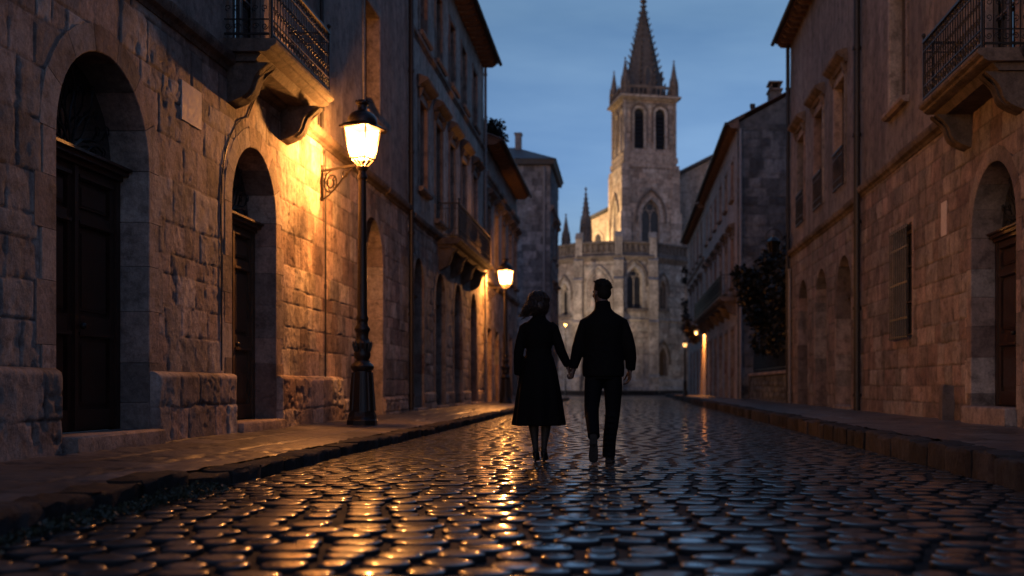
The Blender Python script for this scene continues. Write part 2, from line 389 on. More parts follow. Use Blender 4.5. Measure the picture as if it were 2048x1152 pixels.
def relief(name, fr, a0, a1, b0, b1, da, db, mat, parent=None, ops=(), style='ashlar', seed=1, row=(.26, .46), blk=(.32, .75),
           depth=.022, jw=.022, wob=.02, local=False, smooth=None, pad=0., ero=1., tc=1.):
    al = np.arange(a0, a1 + 1e-6, da); bl = np.arange(b0, b1 + 1e-6, db)
    al = np.unique(np.round(np.concatenate([al, [a1]] + [[o['a0'], o['a1'], o['a0'] - o['w'], o['a1'] + o['w']] for o in ops]), 4))
    bl = np.unique(np.round(np.concatenate([bl, [b1]] + [[o['b0'], o['b1']] for o in ops]), 4))
    al = al[(al >= a0 - 1e-5) & (al <= a1 + 1e-5)]; bl = bl[(bl >= b0 - 1e-5) & (bl <= b1 + 1e-5)]
    A, B = np.meshgrid(al, bl, indexing='ij')
    rng = np.random.RandomState(seed)
    if style in ('ashlar', 'slab'):
        Aw = A + wob * (vnoise(A * 3.1, B * 3.1, seed, 3) - .5) * 2; Bw = B + wob * (vnoise(A * 2.7 + 31, B * 2.7, seed + 5, 3) - .5) * 2
        re = [b0 - .05]
        while re[-1] < b1 + .1: re.append(re[-1] + rng.uniform(*row))
        re = np.array(re); ri = np.clip(np.searchsorted(re, Bw) - 1, 0, len(re) - 2)
        db_ = np.minimum(Bw - re[ri], re[ri + 1] - Bw)
        dist = np.zeros_like(A); rnd = np.zeros_like(A); rnd2 = np.zeros_like(A); tx = np.zeros_like(A)
        for r in range(len(re) - 1):
            mk = ri == r
            e = [a0 - rng.uniform(.05, .5)]
            while e[-1] < a1 + .1: e.append(e[-1] + rng.uniform(*blk))
            e = np.array(e); rv = rng.rand(len(e)); rv2 = rng.rand(len(e)); rt = rng.rand(len(e)) - .5
            if not mk.any(): continue
            x = Aw[mk]; k = np.clip(np.searchsorted(e, x) - 1, 0, len(e) - 2)
            dist[mk] = np.minimum(np.minimum(x - e[k], e[k + 1] - x), db_[mk]); rnd[mk] = rv[k]; rnd2[mk] = rv2[k]
            tx[mk] = (x - (e[k] + e[k + 1]) / 2) * rt[k]
        jwv = jw * (.55 + 1.1 * vnoise(A * 1.7, B * 1.7, seed + 9, 2))
        s = np.clip(dist / jwv, 0, 1); s = s * s * (3 - 2 * s)
        H = s * depth * (.8 + .4 * rnd2) + (rnd2 - .5) * depth * .5 * s + tx * depth * .5 * s
        rg_ = np.where(rnd2 > .62, 1.5, .6)      # some blocks are rock-faced, most are worn smooth
        H += (vnoise(A * 6, B * 6, seed + 20, 5) - .5) * depth * 1.2 * s * rg_
        pit = np.clip(vnoise(A * 7.5, B * 7.5, seed + 40, 4) - .56, 0, 1) / .3 * np.clip((vnoise(A * 1.1, B * 1.1, seed + 44, 3) - .38) * 4, 0, 1) * ero
        H -= np.clip(pit, 0, 1) * depth * 1.6
        chip = np.clip(1 - dist / .07, 0, 1) * np.clip(vnoise(A * 9, B * 9, seed + 50, 3) - .5, 0, 1) * 3.5 * ero
        H -= np.clip(chip, 0, 1) * depth * .9
        if pad:
            e_ = np.minimum(np.minimum(A - a0, a1 - A), b1 - B); e_ = np.clip(e_ / .07, 0, 1)
            H = (pad + H + (vnoise(A * 2.2, B * 2.2, seed + 60, 4) - .5) * .03) * np.sqrt(e_ * (2 - e_)) - .01
        T = np.stack([.5 + (rnd - .5) * .7 * tc + .35 * (vnoise(A * 2.5, B * 2.5, seed + 70, 4) - .5), np.clip(np.clip(1 - dist / (jwv * 1.1), 0, 1) * .8 * (.5 + vnoise(A * 3, B * 3, seed + 80, 2)) + .55 * np.clip(pit, 0, 1) + .3 * np.clip(chip, 0, 1), 0, 1), rnd2], -1)
    else:
        n = vnoise(A * .8, B * .8, seed, 4); H = (n - .5) * depth + (vnoise(A * 4, B * 4, seed + 3, 3) - .5) * depth * .5
        lines = np.zeros_like(A)
        T = np.stack([np.clip(.2 + .6 * vnoise(A * .5, B * .28, seed + 7, 4), 0, 1), lines, n], -1)
    for o in ops:
        H[inside(o, A, B, o['w'] + .01)] = -.004
    ac = (al[:-1] + al[1:]) / 2; bc = (bl[:-1] + bl[1:]) / 2
    AC, BC = np.meshgrid(ac, bc, indexing='ij'); keep = np.ones_like(AC, bool)
    for o in ops:
        keep &= ~inside(o, AC, BC, 0. if o['kind'] == 'rect' else o['w'] * .45)
    O, u, v, n_ = (np.array(x) for x in (fr.O, fr.u, fr.v, fr.n))
    V = O + A[..., None] * u + B[..., None] * v + H[..., None] * n_
    na, nb = A.shape; idx = np.arange(na * nb).reshape(na, nb)
    q = np.stack([idx[:-1, :-1], idx[1:, :-1], idx[1:, 1:], idx[:-1, 1:]], -1)[keep]
    if np.dot(np.cross(u, v), n_) < 0: q = q[:, ::-1]
    V = V.reshape(-1, 3)
    if parent is not None and not local: V = V - np.array(wloc(parent))
    return np_mesh(name, V, q, mat, parent, T.reshape(-1, 3), smooth=True)

def np_mesh(name, V, q, mat, parent, T, smooth=True):
    me = bpy.data.meshes.new(name)
    me.vertices.add(len(V)); me.vertices.foreach_set('co', V.astype(np.float32).ravel())
    k = q.shape[1]
    me.loops.add(q.size); me.loops.foreach_set('vertex_index', q.astype(np.int32).ravel())
    me.polygons.add(len(q)); me.polygons.foreach_set('loop_start', np.arange(0, q.size, k, dtype=np.int32)); me.polygons.foreach_set('loop_total', np.full(len(q), k, np.int32))
    me.update(calc_edges=True); me.validate()
    ca = me.attributes.new('tint', 'FLOAT_COLOR', 'POINT'); arr = np.ones((len(V), 4), np.float32); arr[:, :3] = T
    ca.data.foreach_set('color', arr.ravel())
    if smooth: me.shade_smooth()
    me.materials.append(mat)
    o = bpy.data.objects.new(name, me); col.objects.link(o)
    if parent is not None: o.parent = parent
    return o

# ------------------------------------------------------------------ architectural parts
def surround(fr, o, parent, mat, w=.26, proud=.03, depth=.3, stones=True, name='stone_surround', size=.36, seed=0):
    rg = random.Random(seed + int(o['ac'] * 100)); mb = MB()
    n = 26; inn = outline(o, n)
    def piece(pi, po, tint):
        m = len(pi); vs = []; c = .009 if stones else .018
        for (a, b), (a2, b2) in zip(pi, po):
            da, dbb = a2 - a, b2 - b; L = math.hypot(da, dbb) or 1; ca, cb = da / L * c, dbb / L * c
            vs += [fr.pt(a, b, -depth), fr.pt(a, b, proud - c), fr.pt(a + ca, b + cb, proud), fr.pt(a2, b2, proud), fr.pt(a2, b2, -.03)]
        fs = []
        for i in range(m - 1):
            for k in range(4): fs.append((i * 5 + k, i * 5 + k + 1, (i + 1) * 5 + k + 1, (i + 1) * 5 + k))
        fs += [tuple(range(5)), tuple((m - 1) * 5 + k for k in range(4, -1, -1))]
        mb.add(vs, fs, tint)
    def tn(): return (rg.uniform(.15, .85), rg.choice((0, 0, 0, .15)), rg.random())
    if not stones:
        out = outline(o, n, w)
        if o['kind'] == 'rect':
            for i in range(3): piece(inn[i:i + 2], out[i:i + 2], tn())
        else: piece(inn, out, tn())
        return mb.build(name, mat, parent, smooth=30, fix=True)
    gap = .0025
    for side in (0, 1):   # jambs
        a = o['a0'] if side == 0 else o['a1']; sgn = -1 if side == 0 else 1
        b = o['b0']; k = side
        while b < o['sp'] - .05:
            b2 = min(b + size * rg.uniform(.8, 1.25), o['sp'])
            if o['sp'] - b2 < .15: b2 = o['sp']
            ww = w * (1.0 if k % 2 else 1.45) * rg.uniform(.92, 1.1); k += 1
            piece([(a, b + gap), (a, b2 - gap)], [(a + sgn * ww, b + gap), (a + sgn * ww, b2 - gap)], tn())
            b = b2
    if o['kind'] != 'rect':
        out = outline(o, n, w * 1.1); nv = max(7, int(o['W'] * 1.9 / size)) | 1; m = len(inn) - 2
        def at(L, s):
            x = 1 + s * (m - 1); i = min(int(x), len(L) - 3); f = x - i
            return (L[i][0] * (1 - f) + L[i + 1][0] * f, L[i][1] * (1 - f) + L[i + 1][1] * f)
        for v in range(nv):
            s0, s1 = v / nv + .0012, (v + 1) / nv - .0012; ss = [s0, (2 * s0 + s1) / 3, (s0 + 2 * s1) / 3, s1]
            g = rg.uniform(.97, 1.06)
            pi = [at(inn, s) for s in ss]; po = [at(out, s) for s in ss]
            po = [(p[0] + (q[0] - p[0]) * g, p[1] + (q[1] - p[1]) * g) for p, q in zip(pi, po)]
            piece(pi, po, tn())
    else:
        piece([(o['a0'], o['b1']), (o['a1'], o['b1'])], [(o['a0'] - w, o['b1'] + w), (o['a1'] + w, o['b1'] + w)], tn())
    return mb.build(name, mat, parent, smooth=25)

def panel_fill(mb, fr, o, h, g=.05):
    p = outline(o, 24, g); vs = [fr.pt(a, b, h) for a, b in p]; mb.add(vs, [tuple(range(len(vs)))])

def door(fr, o, parent, depth=.3, zt=None, wood='wood', panels=3, grille=True, label=None):
    mb = MB(); zt = zt or o['sp'] - .05; d = -depth
    a0, a1, ac = o['a0'] - .04, o['a1'] + .04, o['ac']; b0 = o['b0']
    mb.fbox(fr, a0, a1, b0, zt, d - .06, d)                      # backing
    mb.fbox(fr, a0, a0 + .13, b0, zt, d, d + .07); mb.fbox(fr, a1 - .13, a1, b0, zt, d, d + .07)
    for la, lb in ((a0 + .13, ac - .008), (ac + .008, a1 - .13)):
        st = .1
        mb.fbox(fr, la + .003, la + st, b0 + .02, zt - .003, d, d + .045); mb.fbox(fr, lb - st, lb - .003, b0 + .02, zt - .003, d, d + .045)
        H = zt - b0; ys = [b0 + .02, b0 + .22] + ([b0 + H * .36, b0 + H * .44] if panels > 1 else []) + ([b0 + H * .78, b0 + H * .83] if panels > 2 else []) + [zt - .12, zt - .003]
        for i in range(0, len(ys), 2):
            mb.fbox(fr, la + st, lb - st, ys[i], ys[i + 1], d, d + .043)
            if i > 0: mb.fbox(fr, la + st - .03, lb - st + .03, ys[i] + .01, ys[i] + .045, d + .043, d + .075)
        for i in range(1, len(ys) - 1, 2):
            mb.fbox(fr, la + st + .05, lb - st - .05, ys[i] + .05, ys[i + 1] - .05, d, d + .026)
            mb.fbox(fr, la + st + .075, lb - st - .075, ys[i] + .075, ys[i + 1] - .075, d + .026, d + .036)
    mb.fbox(fr, ac - .035, ac + .035, b0 + .02, zt - .003, d + .043, d + .08)
    D = mb.build('door', M[wood], parent)
    if label: D['label'] = label
    k = MB(); k.ball(tuple(fr.pt(ac + .09, b0 + 1.05, d + .1)), .035, 10, 6); k.fbox(fr, ac + .06, ac + .12, b0 + .95, b0 + 1.16, d + .046, d + .06)
    k.build('door_handle', M['iron'], D, smooth=40)
    t = MB()
    for i, (z0, z1, pr) in enumerate(((zt, zt + .05, .1), (zt + .05, zt + .1, .16), (zt + .1, zt + .13, .2))):
        t.fbox(fr, a0, a1, z0 + .001, z1, d - .03, d + pr)
    t.build('transom', M[wood], D)
    if o['kind'] != 'rect' or o['b1'] > zt + .3:
        g = MB(); oo = op(o['a0'], o['a1'], zt + .1, o['b1'], o['kind'])
        g2 = MB(); panel_fill(g2, fr, oo, d - .03); g2.build('fanlight', M['glass'], D)
        if grille:
            c = (ac, zt + .16); rr = o['W'] / 2 * .93
            for i in range(11):
                t_ = PI * (i + .5) / 11; top = rr * (.92 if i % 2 else .75)
                pts = []
                for s in range(7):
                    f = s / 6; a = t_ + .12 * math.sin(f * PI * 2) * (1 if i % 2 else -1)
                    pts.append(fr.pt(c[0] + top * f * math.cos(a), c[1] + (top * f) * math.sin(a) * .98, d + .02))
                g.tube(pts, .011, 5)
                e = pts[-1]
                for sg in (1, -1):
                    cp = []
                    for s in range(8):
                        an = t_ + sg * s * .7; q = .06 * (1 - s / 9)
                        cp.append(e + fr.u * (q * math.cos(an)) + fr.v * (q * math.sin(an)))
                    g.tube(cp, .008, 4)
            g.build('grille', M['iron'], D)
    return D

def window(fr, o, parent, depth=.24, bars=2, sill=True, hood=None, mat='trim', shutters=False, w=.13, proud=.03, frame_mat='shutter', lean=None):
    W_ = surround(fr, o, parent, M[mat], w=w, proud=proud, depth=depth + .08, stones=False, name='window')
    d = -depth; mb = MB(); a0, a1, b0, b1, ac = o['a0'] - .01, o['a1'] + .01, o['b0'], o['b1'], o['ac']; f = .06
    g = MB(); panel_fill(g, fr, o, d - .02); g.build('pane', M['glass'], W_)
    if shutters:
        for la, lb in ((a0 + .01, ac - .004), (ac + .004, a1 - .01)):
            mb.fbox(fr, la, la + .06, b0, b1, d, d + .04); mb.fbox(fr, lb - .06, lb, b0, b1, d, d + .04)
            n = int((b1 - b0) / .09)
            for i in range(n):
                z = b0 + (b1 - b0) * (i + .1) / n
                mb.hexa([fr.pt(la + .06, z, d + .005), fr.pt(lb - .06, z, d + .005), fr.pt(lb - .06, z, d + .018), fr.pt(la + .06, z, d + .018),
                         fr.pt(la + .06, z + .085, d - .012), fr.pt(lb - .06, z + .085, d - .012), fr.pt(lb - .06, z + .085, d + .001), fr.pt(la + .06, z + .085, d + .001)])
        mb.build('shutter', M[frame_mat], W_)
    else:
        top = b1 if o['kind'] == 'rect' else o['sp']
        mb.fbox(fr, a0, a0 + f, b0, top, d, d + .05); mb.fbox(fr, a1 - f, a1, b0, top, d, d + .05)
        mb.fbox(fr, ac - .04, ac + .04, b0, top, d, d + .052)
        mb.fbox(fr, a0 + f, a1 - f, b0, b0 + .07, d, d + .05); mb.fbox(fr, a0 + f, a1 - f, top - .07, top, d, d + .05)
        for i in range(bars):
            z = b0 + (top - b0) * (i + 1) / (bars + 1)
            mb.fbox(fr, a0 + f, ac - .04, z - .015, z + .015, d, d + .035); mb.fbox(fr, ac + .04, a1 - f, z - .015, z + .015, d, d + .035)
        mb.build('casement', M[frame_mat], W_)
    if sill:
        s = MB(); s.prism(fr, [(-.1, b0 - .14), (.1, b0 - .14), (.15, b0 - .09), (.15, b0 - .03), (-.1, b0 - .002)], o['a0'] - w - .07, o['a1'] + w + .07)
        s.build('sill', M[mat], W_)
    if hood:
        s = MB(); z = b1 + w + .12
        s.prism(fr, [(-.05, z), (.05, z), (.09, z + .07), (.16, z + .1), (.26, z + .17), (.28, z + .22), (.1, z + .3), (-.05, z + .32)], o['a0'] - w - .16, o['a1'] + w + .16)
        for a in (o['a0'] - w - .02, o['a1'] + w - .1): s.prism(fr, [(-.02, z - .25), (.05, z - .22), (.14, z - .001), (-.02, z - .001)], a, a + .12)
        s.build('hood', M[hood], W_)
    return W_

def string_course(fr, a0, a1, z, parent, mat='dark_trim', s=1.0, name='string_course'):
    mb = MB(); rg = random.Random(int(z * 100) + int(a0))
    a = a0
    prof = [(-.05, z - .1 * s), (.03 * s, z - .1 * s), (.05 * s, z - .05 * s), (.11 * s, z - .02 * s), (.14 * s, z + .04 * s), (.14 * s, z + .09 * s), (.02 * s, z + .13 * s), (-.05, z + .13 * s)]
    while a < a1 - .01:
        b = min(a + rg.uniform(.8, 1.4), a1); j = rg.uniform(-.008, .008); k = rg.uniform(.93, 1.04)
        mb.prism(fr, [(h * k if h > 0 else h, zz + j) for h, zz in prof], a + .003, b - .003, (rg.random() * .8, 0, .5)); a = b
    return mb.build(name, M[mat], parent, smooth=35)

def scroll(mb, fr, c, r, h, turns=1.6, sg=1, rad=.009, start=0.):
    pts = []
    for i in range(int(turns * 10) + 1):
        t = i / 10.; a = start + sg * t * 2 * PI; q = r * (1 - .72 * t / turns)
        pts.append(fr.pt(c[0] + q * math.cos(a), c[1] + q * math.sin(a), h))
    mb.tube(pts, rad, 4)

def rail_panel(mb, fr, a0, a1, z0, zt, h, scrolls=True):
    mb.fbox(fr, a0, a1, zt - .035, zt, h - .025, h + .025); mb.fbox(fr, a0, a1, z0 + .05, z0 + .075, h - .015, h + .015)
    mb.fbox(fr, a0, a1, z0 + .24, z0 + .255, h - .01, h + .01); mb.fbox(fr, a0, a1, zt - .17, zt - .155, h - .01, h + .01)
    n = max(2, round((a1 - a0) / .115))
    for i in range(n + 1):
        a = a0 + (a1 - a0) * i / n
        mb.tube([fr.pt(a, z0 + .01, h), fr.pt(a, zt - .02, h)], .0085, 4)
        if i < n and scrolls:
            m = a + (a1 - a0) / n / 2
            scroll(mb, fr, (m, z0 + .16), .045, h, 1.3, 1 if i % 2 else -1, .007)
            scroll(mb, fr, (m, zt - .095), .04, h, 1.2, -1 if i % 2 else 1, .007)
            scroll(mb, fr, (m, (z0 + zt) / 2 + .12), .045, h, 1.1, 1, .007, PI / 2); scroll(mb, fr, (m, (z0 + zt) / 2 - .08), .045, h, 1.1, -1, .007, -PI / 2)

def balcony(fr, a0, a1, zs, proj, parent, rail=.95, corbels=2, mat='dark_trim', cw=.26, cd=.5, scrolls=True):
    """zs: underside of the slab"""
    mb = MB()
    mb.prism(fr, [(-.05, zs), (proj - .12, zs), (proj - .06, zs + .03), (proj - .05, zs + .06), (proj, zs + .08), (proj + .02, zs + .11), (proj + .02, zs + .15), (proj, zs + .165), (-.05, zs + .17)], a0, a1, (.4, 0, .5))
    mb.prism(fr, [(-.05, zs - .1), (proj - .28, zs - .1), (proj - .2, zs - .002), (-.05, zs - .002)], a0 + .08, a1 - .08, (.3, 0, .5))
    B = mb.build('balcony', M[mat], parent, smooth=30)
    pl = proj - .12
    prof = [(-.05, zs - .103)]
    for i in range(9):
        t = i / 8; prof.append((pl * (1 - t) ** .8 * (1 - .16 * math.sin(t * PI * 2)) , zs - .103 - cd * t - .06 * math.sin(t * PI)))
    prof.append((-.05, zs - .1 - cd))
    for i in range(corbels):
        c = a0 + .3 + (a1 - a0 - .6) * i / (corbels - 1)
        k = MB(); k.prism(fr, prof, c - cw / 2, c + cw / 2, (.3 + .3 * (i % 2), 0, .5))
        k.prism(fr, [(h * 1.04 + .012, z) for h, z in prof[1:-3]] + [(.0, prof[-3][1])], c - cw / 5, c + cw / 5, (.2, 0, .5))
        k.build('corbel', M[mat], B, smooth=35)
    r = MB(); z0 = zs + .17; zt = z0 + rail; p = proj - .05
    rail_panel(r, fr, a0 + .04, a1 - .04, z0, zt, p, scrolls)
    for a in (a0 + .04, a1 - .04):
        f2 = Fr(fr.pt(a, 0, 0), fr.n, fr.u); rail_panel(r, f2, .0, p - .03, z0, zt, 0., scrolls)
    for a in (a0 + .04, a1 - .04): r.tube([fr.pt(a, z0, p), fr.pt(a, zt + .07, p)], .018, 6); r.ball(tuple(fr.pt(a, zt + .09, p)), .035, 8, 6)
    r.build('railing', M['iron'], B)
    return B

def roof(fr, a0, a1, z, over, run, slope, parent, thick=.1, tilew=.21, brackets=True, gutter=True):
    """clay tile sheet rising inward from an overhanging eave"""
    n = max(4, int((a1 - a0) / tilew)); S = 6; rows = 14
    al = np.linspace(a0, a1, n * S + 1); hl = np.concatenate([[over + .02], np.linspace(over, -run, rows)])
    V = []; T = []
    for j, h in enumerate(hl):
        for i, a in enumerate(al):
            ph = (i % S) / S; wv = .055 * abs(math.sin(PI * ph)) ** .7
            zz = z + .1 + (over - h) * slope + wv - (.05 if j == 0 else 0) + (.012 * ((j * 7 + i // S * 3) % 5) / 5)
            V.append(tuple(fr.pt(a, zz, h + .03 * hash((i // S * 13 + 5) % 17) / 17.))); T.append(((i // S * 37 % 11) / 11., 0, .5))
    na = len(al); F = [(j * na + i, j * na + i + 1, (j + 1) * na + i + 1, (j + 1) * na + i) for j in range(len(hl) - 1) for i in range(na - 1)]
    Rf = mesh_obj('roof', V, F, M['tile'], parent, smooth=50, tint=T, fix=False)
    s = MB(); s.hexa([fr.pt(a0, z + .02, over - .04), fr.pt(a1, z + .02, over - .04), fr.pt(a1, z + .02 + (over + .3) * slope, -.3), fr.pt(a0, z + .02 + (over + .3) * slope, -.3),
                      fr.pt(a0, z + .07, over - .02), fr.pt(a1, z + .07, over - .02), fr.pt(a1, z + .07 + (over + .3) * slope, -.3), fr.pt(a0, z + .07 + (over + .3) * slope, -.3)])
    m = int((a1 - a0) / .5)
    for i in range(m + 1):
        a = a0 + .08 + (a1 - a0 - .16) * i / m
        s.prism(fr, [(-.05, z - .1), (over * .6, z - .1), (over - .1, z - .02), (over - .08, z + .03), (-.05, z + .02 + over * slope)], a - .05, a + .05)
    s.build('eaves', M['soffit'], Rf)
    if gutter:
        g = MB(); g.tube([fr.pt(a0 - .1, z + .06, over + .06), fr.pt(a1 + .05, z + .04, over + .06)], .065, 8); g.build('gutter', M['lead'], Rf, smooth=60)
    return Rf

def shell(parent, x0, x1, y0, y1, z0, z1, mat, open_side):
    """the other outer walls and a flat attic floor of a building; open_side is the facade that is built separately"""
    mb = MB(); t = .3
    if open_side != 'x1': mb.box(x1 - t, x1, y0 + t, y1 - t, z0, z1)
    if open_side != 'x0': mb.box(x0, x0 + t, y0 + t, y1 - t, z0, z1)
    ya, yb = (y0, y1)
    mb.box(x0 + .01, x1 - .01, ya, ya + t, z0, z1); mb.box(x0 + .01, x1 - .01, yb - t, yb, z0, z1)
    mb.box(x0 + .35, x1 - .35, y0 + .35, y1 - .35, z1 - .3, z1 - .1)
    return mb.build('outer_wall', mat, parent)

def pipe(fr, a, z0, z1, parent, r=.05, h=.09, mat='lead', name='downpipe'):
    mb = MB(); mb.lathe([(r, z0), (r, z1)], 10, tuple(fr.pt(a, 0, h)))
    z = z0 + .3
    while z < z1:
        mb.lathe([(r * 1.35, z), (r * 1.35, z + .07)], 10, tuple(fr.pt(a, 0, h))); z += 1.9
    return mb.build(name, M[mat], parent, smooth=40)

def plinth(fr, spans, z0, z1, parent, mat, proud=.1, seed=3):
    out = []
    for i, (a0, a1) in enumerate(spans):
        out.append(relief('plinth', fr, a0, a1, z0, z1, .022, .018, mat, parent, (), 'ashlar', seed + i, row=((z1 - z0) * .4, (z1 - z0) * .6), blk=(.4, .85), depth=.016, jw=.014, wob=.03, pad=proud, ero=1.6))
    return out

def step(fr, a0, a1, z0, z1, out, parent):
    mb = MB(); p = [fr.pt(a0, 0, -.3), fr.pt(a1, 0, out)]
    x0, x1 = sorted((p[0].x, p[1].x)); y0, y1 = sorted((p[0].y, p[1].y))
    mb.bevbox(x0, x1, y0, y1, z0, z1, .025, (.5, 0, .5)); return mb.build('doorstep', M['trim'], parent, smooth=50)
#@@BUILDINGS
# ------------------------------------------------------------------ the left row of houses
FL = Fr((-5.1, 0, 0), (0, 1, 0), (1, 0, 0)); FRT = Fr((5.2, 0, 0), (0, 1, 0), (-1, 0, 0))

L1 = empty('townhouse', (-5.1, 16, .1), 'sandstone townhouse with two dark arched doors and balcony behind the bigger lit lamp', 'house')
d1 = op(9.84, 11.75, .14, 4.0, 'arch', w=.24); d2 = op(14.24, 16.03, .14, 4.02, 'arch', w=.24); d3 = op(21.3, 23.1, .14, 4.15, 'arch', w=.22)
relief('wall', FL, 5.5, 25.9, .1, 4.79, .022, .018, M['stone_left'], L1, (d1, d2, d3), seed=11, depth=.0095, wob=.02, jw=.012, row=(.22, .5), blk=(.25, .8))
for o_, s_ in ((d1, 1), (d2, 2), (d3, 3)): surround(FL, o_, L1, M['stone_left'], w=o_['w'], proud=.016, depth=.42 if s_ < 3 else .75, size=.46, seed=s_)
door(FL, op(9.84, 11.75, .3, 4.0, 'arch'), L1, .36, 2.93, 'wood', 3, label='tall dark oak double door nearest the camera')
door(FL, op(14.24, 16.03, .28, 4.02, 'arch'), L1, .36, 2.98, 'wood2', 3)
mb = MB(); panel_fill(mb, FL, d3, -.7); mb.build('blind_arch', M['stone_left2'], L1)
step(FL, 9.86, 11.73, .1, .3, .2, L1); step(FL, 14.26, 16.01, .1, .28, .16, L1)
plinth(FL, [(6.0, 9.82), (11.77, 14.22), (16.05, 19.6)], .08, .92, L1, M['stone_left'], .1)
plinth(FL, [(19.6, 21.27), (23.13, 25.6)], .08, .52, L1, M['stone_left2'], .07, 8)
string_course(FL, 5.5, 25.85, 4.88, L1)
mb = MB(); mb.tube([FL.pt(13.86, .95, .018), FL.pt(13.85, 2.0, .02), FL.pt(13.84, 3.0, .018)] + [FL.pt(15.13 + 1.29 * math.cos(PI - t * .11), 3.12 + 1.29 * math.sin(PI - t * .11), .02) for t in range(1, 13)] + [FL.pt(15.1, 4.7, .02)], .009, 6); mb.build('cable', M['iron'], L1)
bw = op(14.25, 15.45, 5.19, 7.75, w=.16); w1 = op(21.5, 22.75, 6.15, 8.35, w=.14); w0 = op(9.2, 10.3, 6.1, 8.4, w=.14)
relief('upper_wall', FL, 5.5, 25.9, 5.0, 12.4, .09, .09, M['render_left'], L1, (bw, w1, w0), style='plaster', seed=5, depth=.03)
window(FL, bw, L1, .14, 2, sill=False, mat='trim', w=.16)
window(FL, w1, L1, .28, 2, mat='trim', shutters=True, frame_mat='wood2'); window(FL, w0, L1, .28, 2, mat='trim', shutters=True)
balcony(FL, 13.94, 16.72, 5.0, .66, L1, cw=.34, cd=.52)
roof(FL, 5.5, 25.95, 12.4, .55, 5, .34, L1)
shell(L1, -11, -5.13, 5.0, 25.9, .1, 12.5, M['render_left'], 'x1')
pipe(FL, 25.75, .2, 12.3, L1, .055, .1); pipe(FL, 18.25, 5.02, 12.2, L1, .035, .07); pipe(FL, 18.55, .2, 4.74, L1, .016, .05, name='shadow_pipe')  # last one: thin pipe added to stand in for the bracket's shadow line
mb = MB(); mb.fbox(FL, 12.62, 13.2, 3.82, 4.27, -.01, .02); mb.build('plaque', M['paleplaque'], L1)

L2 = empty('townhouse', (-5.1, 33, .1), 'tall pale townhouse with hooded windows, arched doors and long black balcony above second lamp', 'house')
aL2 = [op(26.45, 27.75, .14, 3.9, 'arch', w=.18), op(29.5, 31.1, .14, 3.85, 'arch', w=.18), op(32.7, 34.3, .14, 3.85, 'arch', w=.18), op(36.1, 37.7, .14, 3.85, 'arch', w=.18)]
relief('wall', FL, 26.1, 39.7, .1, 4.68, .07, .04, M['stone_left2'], L2, aL2, seed=21, depth=.02)
for i, o_ in enumerate(aL2):
    surround(FL, o_, L2, M['trim'], w=.18, proud=.03, depth=.4, size=.45, seed=i)
    door(FL, op(o_['a0'], o_['a1'], .22, o_['b1'], 'arch'), L2, .34, 2.9, 'wood' if i % 2 else 'wood2', 2, grille=i < 2)
    step(FL, o_['a0'], o_['a1'], .1, .22, .12, L2)
plinth(FL, [(26.12, 26.42), (27.78, 29.47), (31.13, 32.67), (34.33, 36.07), (37.73, 39.6)], .08, .6, L2, M['stone_left2'], .06)
string_course(FL, 26.1, 39.7, 4.78, L2); string_course(FL, 26.1, 39.7, 9.28, L2, 'trim', .7)
ys = [27.75, 30.1, 32.45, 34.8, 37.3]
w2 = [op(y - .52, y + .52, 5.25 if 29 < y < 36 else 5.7, 7.85, w=.13) for y in ys]; w3 = [op(y - .5, y + .5, 9.55, 11.4, w=.13) for y in ys]
relief('upper_wall', FL, 26.1, 39.7, 4.9, 12.3, .12, .12, M['render_left2'], L2, w2 + w3, style='plaster', seed=9, depth=.025)
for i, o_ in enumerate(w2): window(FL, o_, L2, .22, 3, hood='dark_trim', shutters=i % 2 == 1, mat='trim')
for i, o_ in enumerate(w3): window(FL, o_, L2, .22, 2, shutters=i % 2 == 0, mat='trim')
balcony(FL, 29.85, 36.7, 4.62, .64, L2, corbels=4, cw=.3, cd=.62, scrolls=False)
roof(FL, 26.0, 39.6, 12.3, .56, 5, .34, L2)
shell(L2, -11, -5.13, 26.1, 39.75, .1, 12.35, M['render_left2'], 'x1')
pipe(FL, 39.5, .2, 12.2, L2, .05, .09, 'pipe_pale')

L3 = empty('townhouse', (-5.1, 46, .1), 'lower townhouse with plants on its roof edge, just past the second lamp', 'house')
aL3 = [op(y - .6, y + .6, .14, 2.9, w=.16) for y in (41.2, 43.6, 46.2, 48.8)]
relief('wall', FL, 39.9, 52, .1, 4.5, .12, .07, M['stone_left2'], L3, aL3, seed=31, depth=.02)
for o_ in aL3:
    surround(FL, o_, L3, M['trim'], w=.16, proud=.03, depth=.36, size=.5)
    door(FL, op(o_['a0'], o_['a1'], .2, 2.9), L3, .3, 2.3, 'wood2', 2, grille=False)
string_course(FL, 39.9, 52, 4.58, L3)
w4 = [op(y - .5, y + .5, 5.3, 7.5, w=.12) for y in (41.2, 43.6, 46.2, 48.8, 51)]
relief('upper_wall', FL, 39.9, 52, 4.7, 9.6, .14, .14, M['render_far'], L3, w4, style='plaster', seed=13, depth=.025)
for i, o_ in enumerate(w4): window(FL, o_, L3, .2, 2, hood='dark_trim', shutters=i % 2 == 0)
string_course(FL, 39.9, 52, 8.45, L3, 'trim', 1.3)
roof(FL, 39.8, 51.6, 9.6, .62, 5, .36, L3)
shell(L3, -11, -5.13, 39.85, 52, .1, 9.65, M['render_far'], 'x1')

